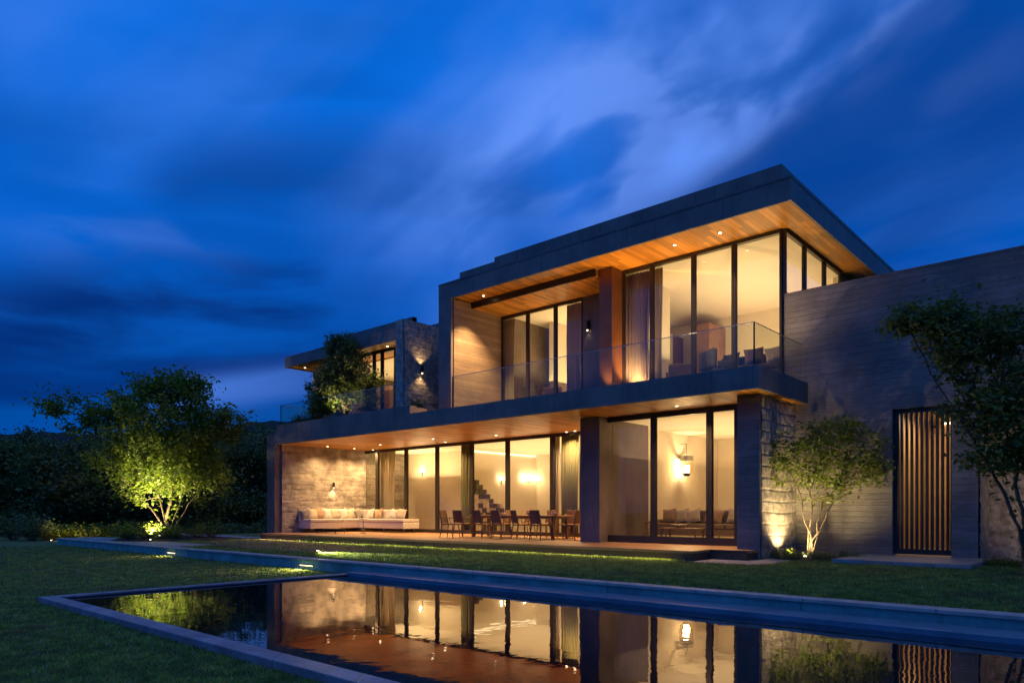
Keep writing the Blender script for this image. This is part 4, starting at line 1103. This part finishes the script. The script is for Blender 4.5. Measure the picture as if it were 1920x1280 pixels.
def shrub(p, r, h, n, ls, label, group, seed, leaf='leaf_shrub', cat='shrub', name='shrub', stemr=.006):
    rng = np.random.default_rng(seed); t = empty(name, p, 0, label, cat, group); b = MB(); cen = []
    for i in range(n):
        a = rng.uniform(0, 2*math.pi); q = rng.uniform(.1, 1)**.5*r; hh = h*rng.uniform(.5, 1)*(1-.35*(q/r)**2)
        tip = np.array([math.cos(a)*q, math.sin(a)*q, hh]); mid = tip*np.array([.5, .5, .6])
        b.tube((tip[0]*.15, tip[1]*.15, 0), mid, stemr, stemr*.7, 4, cap=False); b.tube(mid, tip, stemr*.7, stemr*.4, 4, cap=False)
        for f in np.linspace(.3, 1, 7): cen.append(tip*np.array([f, f, f**.8])+rng.normal(size=3)*ls*.6)
        cen += [tip+rng.normal(size=3)*ls*.9 for _ in range(8)]
    b.build('stem', M['bark_dark'], t)
    c = np.array(cen); c[:, 2] = np.maximum(c[:, 2], .02)
    mesh_np('foliage', leaves_mesh(c, ls, rng), 4, M[leaf], t); return t
sp = [(-1.4, -.6), (-.9, -1.3), (-.1, -1.55), (.7, -1.2), (1.35, -.5), (1.5, .4), (.3, -.7), (-.5, -.5), (-1.7, .4)]
nm = ['at the left rim', 'left of the front', 'at the front rim', 'right of the front', 'at the right rim', 'behind the right rim', 'closest in front of the trunk', 'closest left of the trunk', 'behind the left rim']
for i, (dx, dy) in enumerate(sp):
    # rotate offsets so that 'front' faces the camera
    q = Vector((dx, dy, 0)); o_ = RT*q.x+FW*q.y
    shrub((TB.x+o_.x, TB.y+o_.y, G1+.06), .55, .45+.12*(i % 3), 42, .085, 'low leafy shrub '+nm[i]+' of the large tree bed', 'shrubs under the large tree', 100+i)

# small uplit tree by the wall
SB = Vector((XY(1520, 17.0), 17.0, G1+.02))
dS = SB.dot(FW)
def rs(u, v, dd=0.0): return rel(u, v, dS+dd, SB)
ell = [(rs(1535, 850), (.85, .75, .60), 3), (rs(1475, 860), (.50, .45, .60), 1.5), (rs(1605, 860), (.70, .6, .60), 2.5), (rs(1570, 805), (.6, .6, .25), 1.2), (rs(1540, 910), (.8, .65, .35), 1.6), (rs(1645, 880), (.3, .3, .45), .8)]
stems = [[(-.05, -.03, .4), rs(1500, 920), rs(1470, 870)], [(.03, 0, .4), rs(1545, 940), rs(1590, 885)], [(.0, -.02, .5), rs(1522, 920), rs(1530, 840)], [(.06, 0, .3), rs(1560, 940), rs(1630, 890)]]
tree('small_tree', SB, ell, 320, 13, .112, 'small multi stemmed tree uplit against the concrete wall', seed=11, stems=stems, r0=.0042, sigma=.13, leaf='leaf', step=.2)
uplight((SB.x+.02, SB.y-.42, G1+.03), (SB.x, SB.y+.2, 2.0), 125, 'ground spotlight at the foot of the small tree', 135, (1, .72, .32))
b = MB().lathe([(.95, 0), (.8, .05), (.1, .10)], n=30); o = b.build('planting_bed', M['mulch']); o.location = (SB.x, SB.y+.1, G1-.01); structure(o)
for i, (dx, dy, nm_) in enumerate(((-.6, -.25, 'left of the small tree'), (-.2, -.6, 'in front of the small tree'), (.4, -.45, 'right of the small tree'), (.8, .1, 'at the wall right of the small tree'), (-.75, .5, 'at the foot of the rough stone wall'))):
    shrub((SB.x+dx, SB.y+dy, G1+.02), .32, .17, 30, .05, 'very low shrub '+nm_, 'low shrubs along the concrete wall', 140+i, 'leaf_dark')

# right foreground tree
RB = PD(1925, 12.2, G1); dR = 12.2
def rr_(u, v, dd=0.0): return rel(u, v, dR+dd, RB)
ell = [(rr_(1860, 640), (.75, .75, .50), 3), (rr_(1775, 615), (.45, .45, .36), 1.6), (rr_(1860, 770), (.62, .62, .45), 2.2), (rr_(1700, 598), (.26, .26, .22), .6), (rr_(1960, 700), (1.0, 1.0, .9), 3.2), (rr_(1890, 850), (.5, .5, .35), 1.3), (rr_(1790, 690), (.35, .35, .25), .7), (rr_(2080, 760), (1.0, 1.0, .9), 2)]
stems = [[rr_(1912, 990), rr_(1880, 920), rr_(1840, 850), rr_(1775, 745), rr_(1722, 650), rr_(1690, 600)], [rr_(1918, 980), rr_(1905, 880), rr_(1880, 760), rr_(1850, 650)], [rr_(1925, 990), rr_(1980, 880), rr_(2000, 740)], [rr_(1915, 960), rr_(1860, 885), rr_(1838, 880)]]
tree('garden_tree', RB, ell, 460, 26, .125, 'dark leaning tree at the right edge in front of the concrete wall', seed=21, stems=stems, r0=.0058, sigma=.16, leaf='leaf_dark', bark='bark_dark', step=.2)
uplight((RB.x+.9, RB.y+1.6, G1), (RB.x+.6, RB.y+4.6, 2.0), 90, 'ground spotlight behind the dark tree at the right edge', 90)
for i in range(6):
    q = PD(1850+i*22, 14.6-.25*i, G1); shrub((q.x, q.y+.3*(i % 2), G1), .25, .14, 24, .045, ['very low shrub at the corner of the recessed wall', 'very low shrub second from the wall corner', 'very low shrub third from the wall corner', 'very low shrub left of the dark trunk', 'very low shrub touching the dark trunk', 'very low shrub at the right picture edge'][i], 'low shrubs at the recessed wall', 160+i)

# balcony tree
BB = Vector((XY(645, 16.3), 16.3, SL)); dB = BB.dot(FW)
def rb(u, v, dd=0.0): return rel(u, v, dB+dd, BB)
pt = empty('planter', (BB.x, BB.y, SL-.0), 0, 'low dark trough planter holding the balcony tree', 'planter')
MB().box(-2.1, 1.9, -.35, .35, 0, .12).build('trough', M['panel'], pt, bevel=.01); MB().box(-2.02, 1.82, -.28, .28, .12, .14).build('soil', M['mulch'], pt)
ell = [(rb(650, 690), (.95, .7, .6), 3), (rb(635, 655), (.6, .5, .35), 1.2), (rb(670, 725), (.95, .6, .5), 2.4), (rb(620, 735), (.9, .5, .6), 2), (rb(600, 765), (.5, .4, .35), .9), (rb(690, 760), (.5, .4, .4), .9)]
stems = [[(-.1, 0, .5), rb(640, 730), rb(640, 670)], [(.1, 0, .4), rb(665, 740), rb(680, 700)], [(-.3, 0, .4), rb(615, 750), rb(605, 710)]]
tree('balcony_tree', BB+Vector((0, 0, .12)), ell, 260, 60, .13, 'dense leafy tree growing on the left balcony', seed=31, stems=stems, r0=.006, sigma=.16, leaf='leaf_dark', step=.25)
uplight((BB.x+.3, BB.y-.5, SL), (BB.x+.1, BB.y+.1, 7.0), 90, 'small spotlight at the foot of the balcony tree', 110)
shrub((XY(590, 15.8), 15.8, SL), .4, .5, 34, .09, 'low bright shrub at the left of the balcony tree', 'balcony shrubs', 171)
shrub((XY(565, 15.9), 15.9, SL), .35, .45, 30, .09, 'low dark shrub at the far left corner of the balcony', 'balcony shrubs', 172, 'leaf_dark')
shrub((XY(780, 16.0), 16.0, SL), .3, .35, 24, .08, 'low shrub on the balcony below the stone tower lamp', 'balcony shrubs', 173, 'leaf_dark')

# background trees
r = random.Random(4)
bt = [(-40, 44, 818), (15, 41, 812), (62, 46, 806), (105, 40, 826), (150, 45, 812), (205, 42, 828), (255, 47, 800), (300, 43, 824), (350, 46, 806), (395, 41, 822), (430, 45, 800), (468, 43, 812), (505, 47, 796), (545, 46, 800), (-90, 42, 815)]
wd = ['beyond the left picture edge', 'at the left edge of the lawn', 'second from the left edge of the wood', 'lower and third from the left edge', 'below the thin left branch of the large tree', 'left of the reddish trunk', 'taller behind the large tree crown', 'directly behind the large tree trunk', 'right behind the large tree crown', 'lower and right of the large tree', 'with a high top right of the large tree', 'left of the house corner', 'touching the house corner', 'half hidden by the house corner', 'farthest left out of the frame']
for i, (u, d, v) in enumerate(bt):
    z0 = 0.0; base = PD(u, d, z0); top = E+(CV-v)/FOC*d
    ell = [((0, 0, top*.5), (1.7, 1.7, top*.42), 3), ((r.uniform(-.6, .6), r.uniform(-.6, .6), top*.8), (1.0, 1.0, top*.16), 1.2), ((r.uniform(-.8, .8), r.uniform(-.8, .8), top*.22), (1.6, 1.6, top*.2), 1.6)]
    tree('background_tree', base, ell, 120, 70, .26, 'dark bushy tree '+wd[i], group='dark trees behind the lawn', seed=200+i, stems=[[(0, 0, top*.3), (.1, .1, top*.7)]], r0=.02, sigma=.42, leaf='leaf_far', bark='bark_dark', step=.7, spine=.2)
# tall hedge mass behind them
rng = np.random.default_rng(77); cen = []
for i in range(26000):
    u = rng.uniform(-260, 620); d = rng.uniform(52, 56); t = 5.4+.5*math.sin(u*.045)+.4*math.sin(u*.11+2)
    p = PD(u, d, t*rng.uniform(0, 1)**.7); cen.append((p.x, p.y, p.z))
tag(mesh_np('wood', leaves_mesh(np.array(cen), .42, rng, .3, .6), 4, M['leaf_far']), 'dark mass of woodland foliage behind the garden trees', 'wood', kind='stuff')
# border shrubs with lights at left
for i, (u, d, lb) in enumerate(((25, 34, 'dark border shrub at the left edge of the lawn'), (60, 33, 'dark border shrub left of the path lights'), (92, 34, 'low shrub lit by the left path light'), (128, 35, 'low shrub lit by the right path light'), (165, 35, 'low border shrub right of the path lights'), (200, 36, 'low border shrub behind the path'), (235, 36, 'low border shrub left of the large tree bed'), (395, 38, 'dark border shrub right of the large tree bed'), (430, 37, 'dark border shrub behind the garden path'), (465, 36, 'dark border shrub left of the house corner'))):
    p = PD(u, d, .0 if p.x < -33.5 else G1); shrub(p, .95 if i < 2 else .8, 1.3 if i < 2 else .7, 60, .15, lb, 'shrubs along the garden border', 300+i, 'leaf_far' if i in (0, 1, 7, 8, 9) else 'leaf_shrub')
for i, (u, d, e, lb) in enumerate(((96, 32.2, 60, 'left small path light among the border shrubs'), (122, 32.6, 70, 'right small path light among the border shrubs'), (226, 33.6, 45, 'path light between the border shrubs and the large tree'))):
    p = PD(u, d, 0 if u < 90 else G1*0); uplight(p, (p.x+FW.x*2, p.y+FW.y*2, 1.2), e, lb, 110)

# lawn spotlight washing the grass in front of the terrace
p = PZ(596, 1036, G1); uplight((p.x, p.y, G1), (p.x+9.0, p.y-.9, G1+.0), 900, 'ground spotlight washing the grass in front of the terrace', 62, (1, .93, .62))
# linear light under the wall coping facing the lawn edge
# ------------------------------------------------------------------ grass blades
def blades(name, n, rmin, rmax, z, ok, h, seed, label):
    rng = np.random.default_rng(seed); n2 = int(n*2.4)
    r_ = np.exp(rng.uniform(math.log(rmin), math.log(rmax), n2)); a = rng.uniform(-math.radians(42), math.radians(42), n2)
    x = FW.x*r_*np.cos(a)+RT.x*r_*np.sin(a); y = FW.y*r_*np.cos(a)+RT.y*r_*np.sin(a)
    kp = ok(x, y); x = x[kp][:n]; y = y[kp][:n]; r_ = r_[kp][:n]; n = len(x)
    hh = h*rng.uniform(.5, 1.2, n); wv = .0035*(1+r_*.22)
    th = rng.uniform(0, 2*math.pi, n); lean = rng.normal(size=(n, 2))*.45*hh[:, None]
    base = np.stack([x, y, np.full(n, z)], 1); dv = np.stack([np.cos(th)*wv, np.sin(th)*wv, np.zeros(n)], 1)
    tip = base+np.stack([lean[:, 0], lean[:, 1], hh], 1)
    return tag(mesh_np(name, np.stack([base-dv, base+dv, tip], 1).reshape(-1, 3), 3, M['grass']), label, 'grass', kind='stuff')
def ok_low(x, y): return ~((x > -12.67) & (y > 3.262)) & (y < 9.33) | ((x < -33.7) & (y > 9.3))
def ok_up(x, y):
    a = (y > 9.62) & (x > -33.2) & (x < 6)
    house = (y > 14.48) & (x < -7.55) & (x > -27.3) | (y > 15.9) & (x < -6.6) & (x > -27.3) | (y > 18.15)
    path = (y < 10.92) & (x < -22.5) | (y > 14.38) & (y < 15.42) & (x < -27.3)
    slab = (x > -5.07) & (x < -2.48) & (y > 15.88)
    grav = (x > -7.7) & (x < -5.9) & (y > 14.1)
    bed = (x-TB.x)**2+(y-TB.y)**2 < 3.4
    px_ = CU+FOC*(x*RT.x+y*RT.y)/(x*FW.x+y*FW.y); py_ = CV+FOC*(E-G1)/(x*FW.x+y*FW.y)
    ex = ((px_-535)/165)**2+((py_-1021-(px_-535)*.045)/13)**2
    a &= (ex > 1) | (np.random.default_rng(9).random(len(x)) < .25)
    return a & ~house & ~path & ~slab & ~bed & ~grav
blades('grass', 190000, 2.2, 34, G0, ok_low, .035, 1, 'short dark grass of the lower lawn around the pool')
blades('grass', 170000, 9, 34, G1, ok_up, .05, 2, 'short lit grass of the upper lawn in front of the terrace')
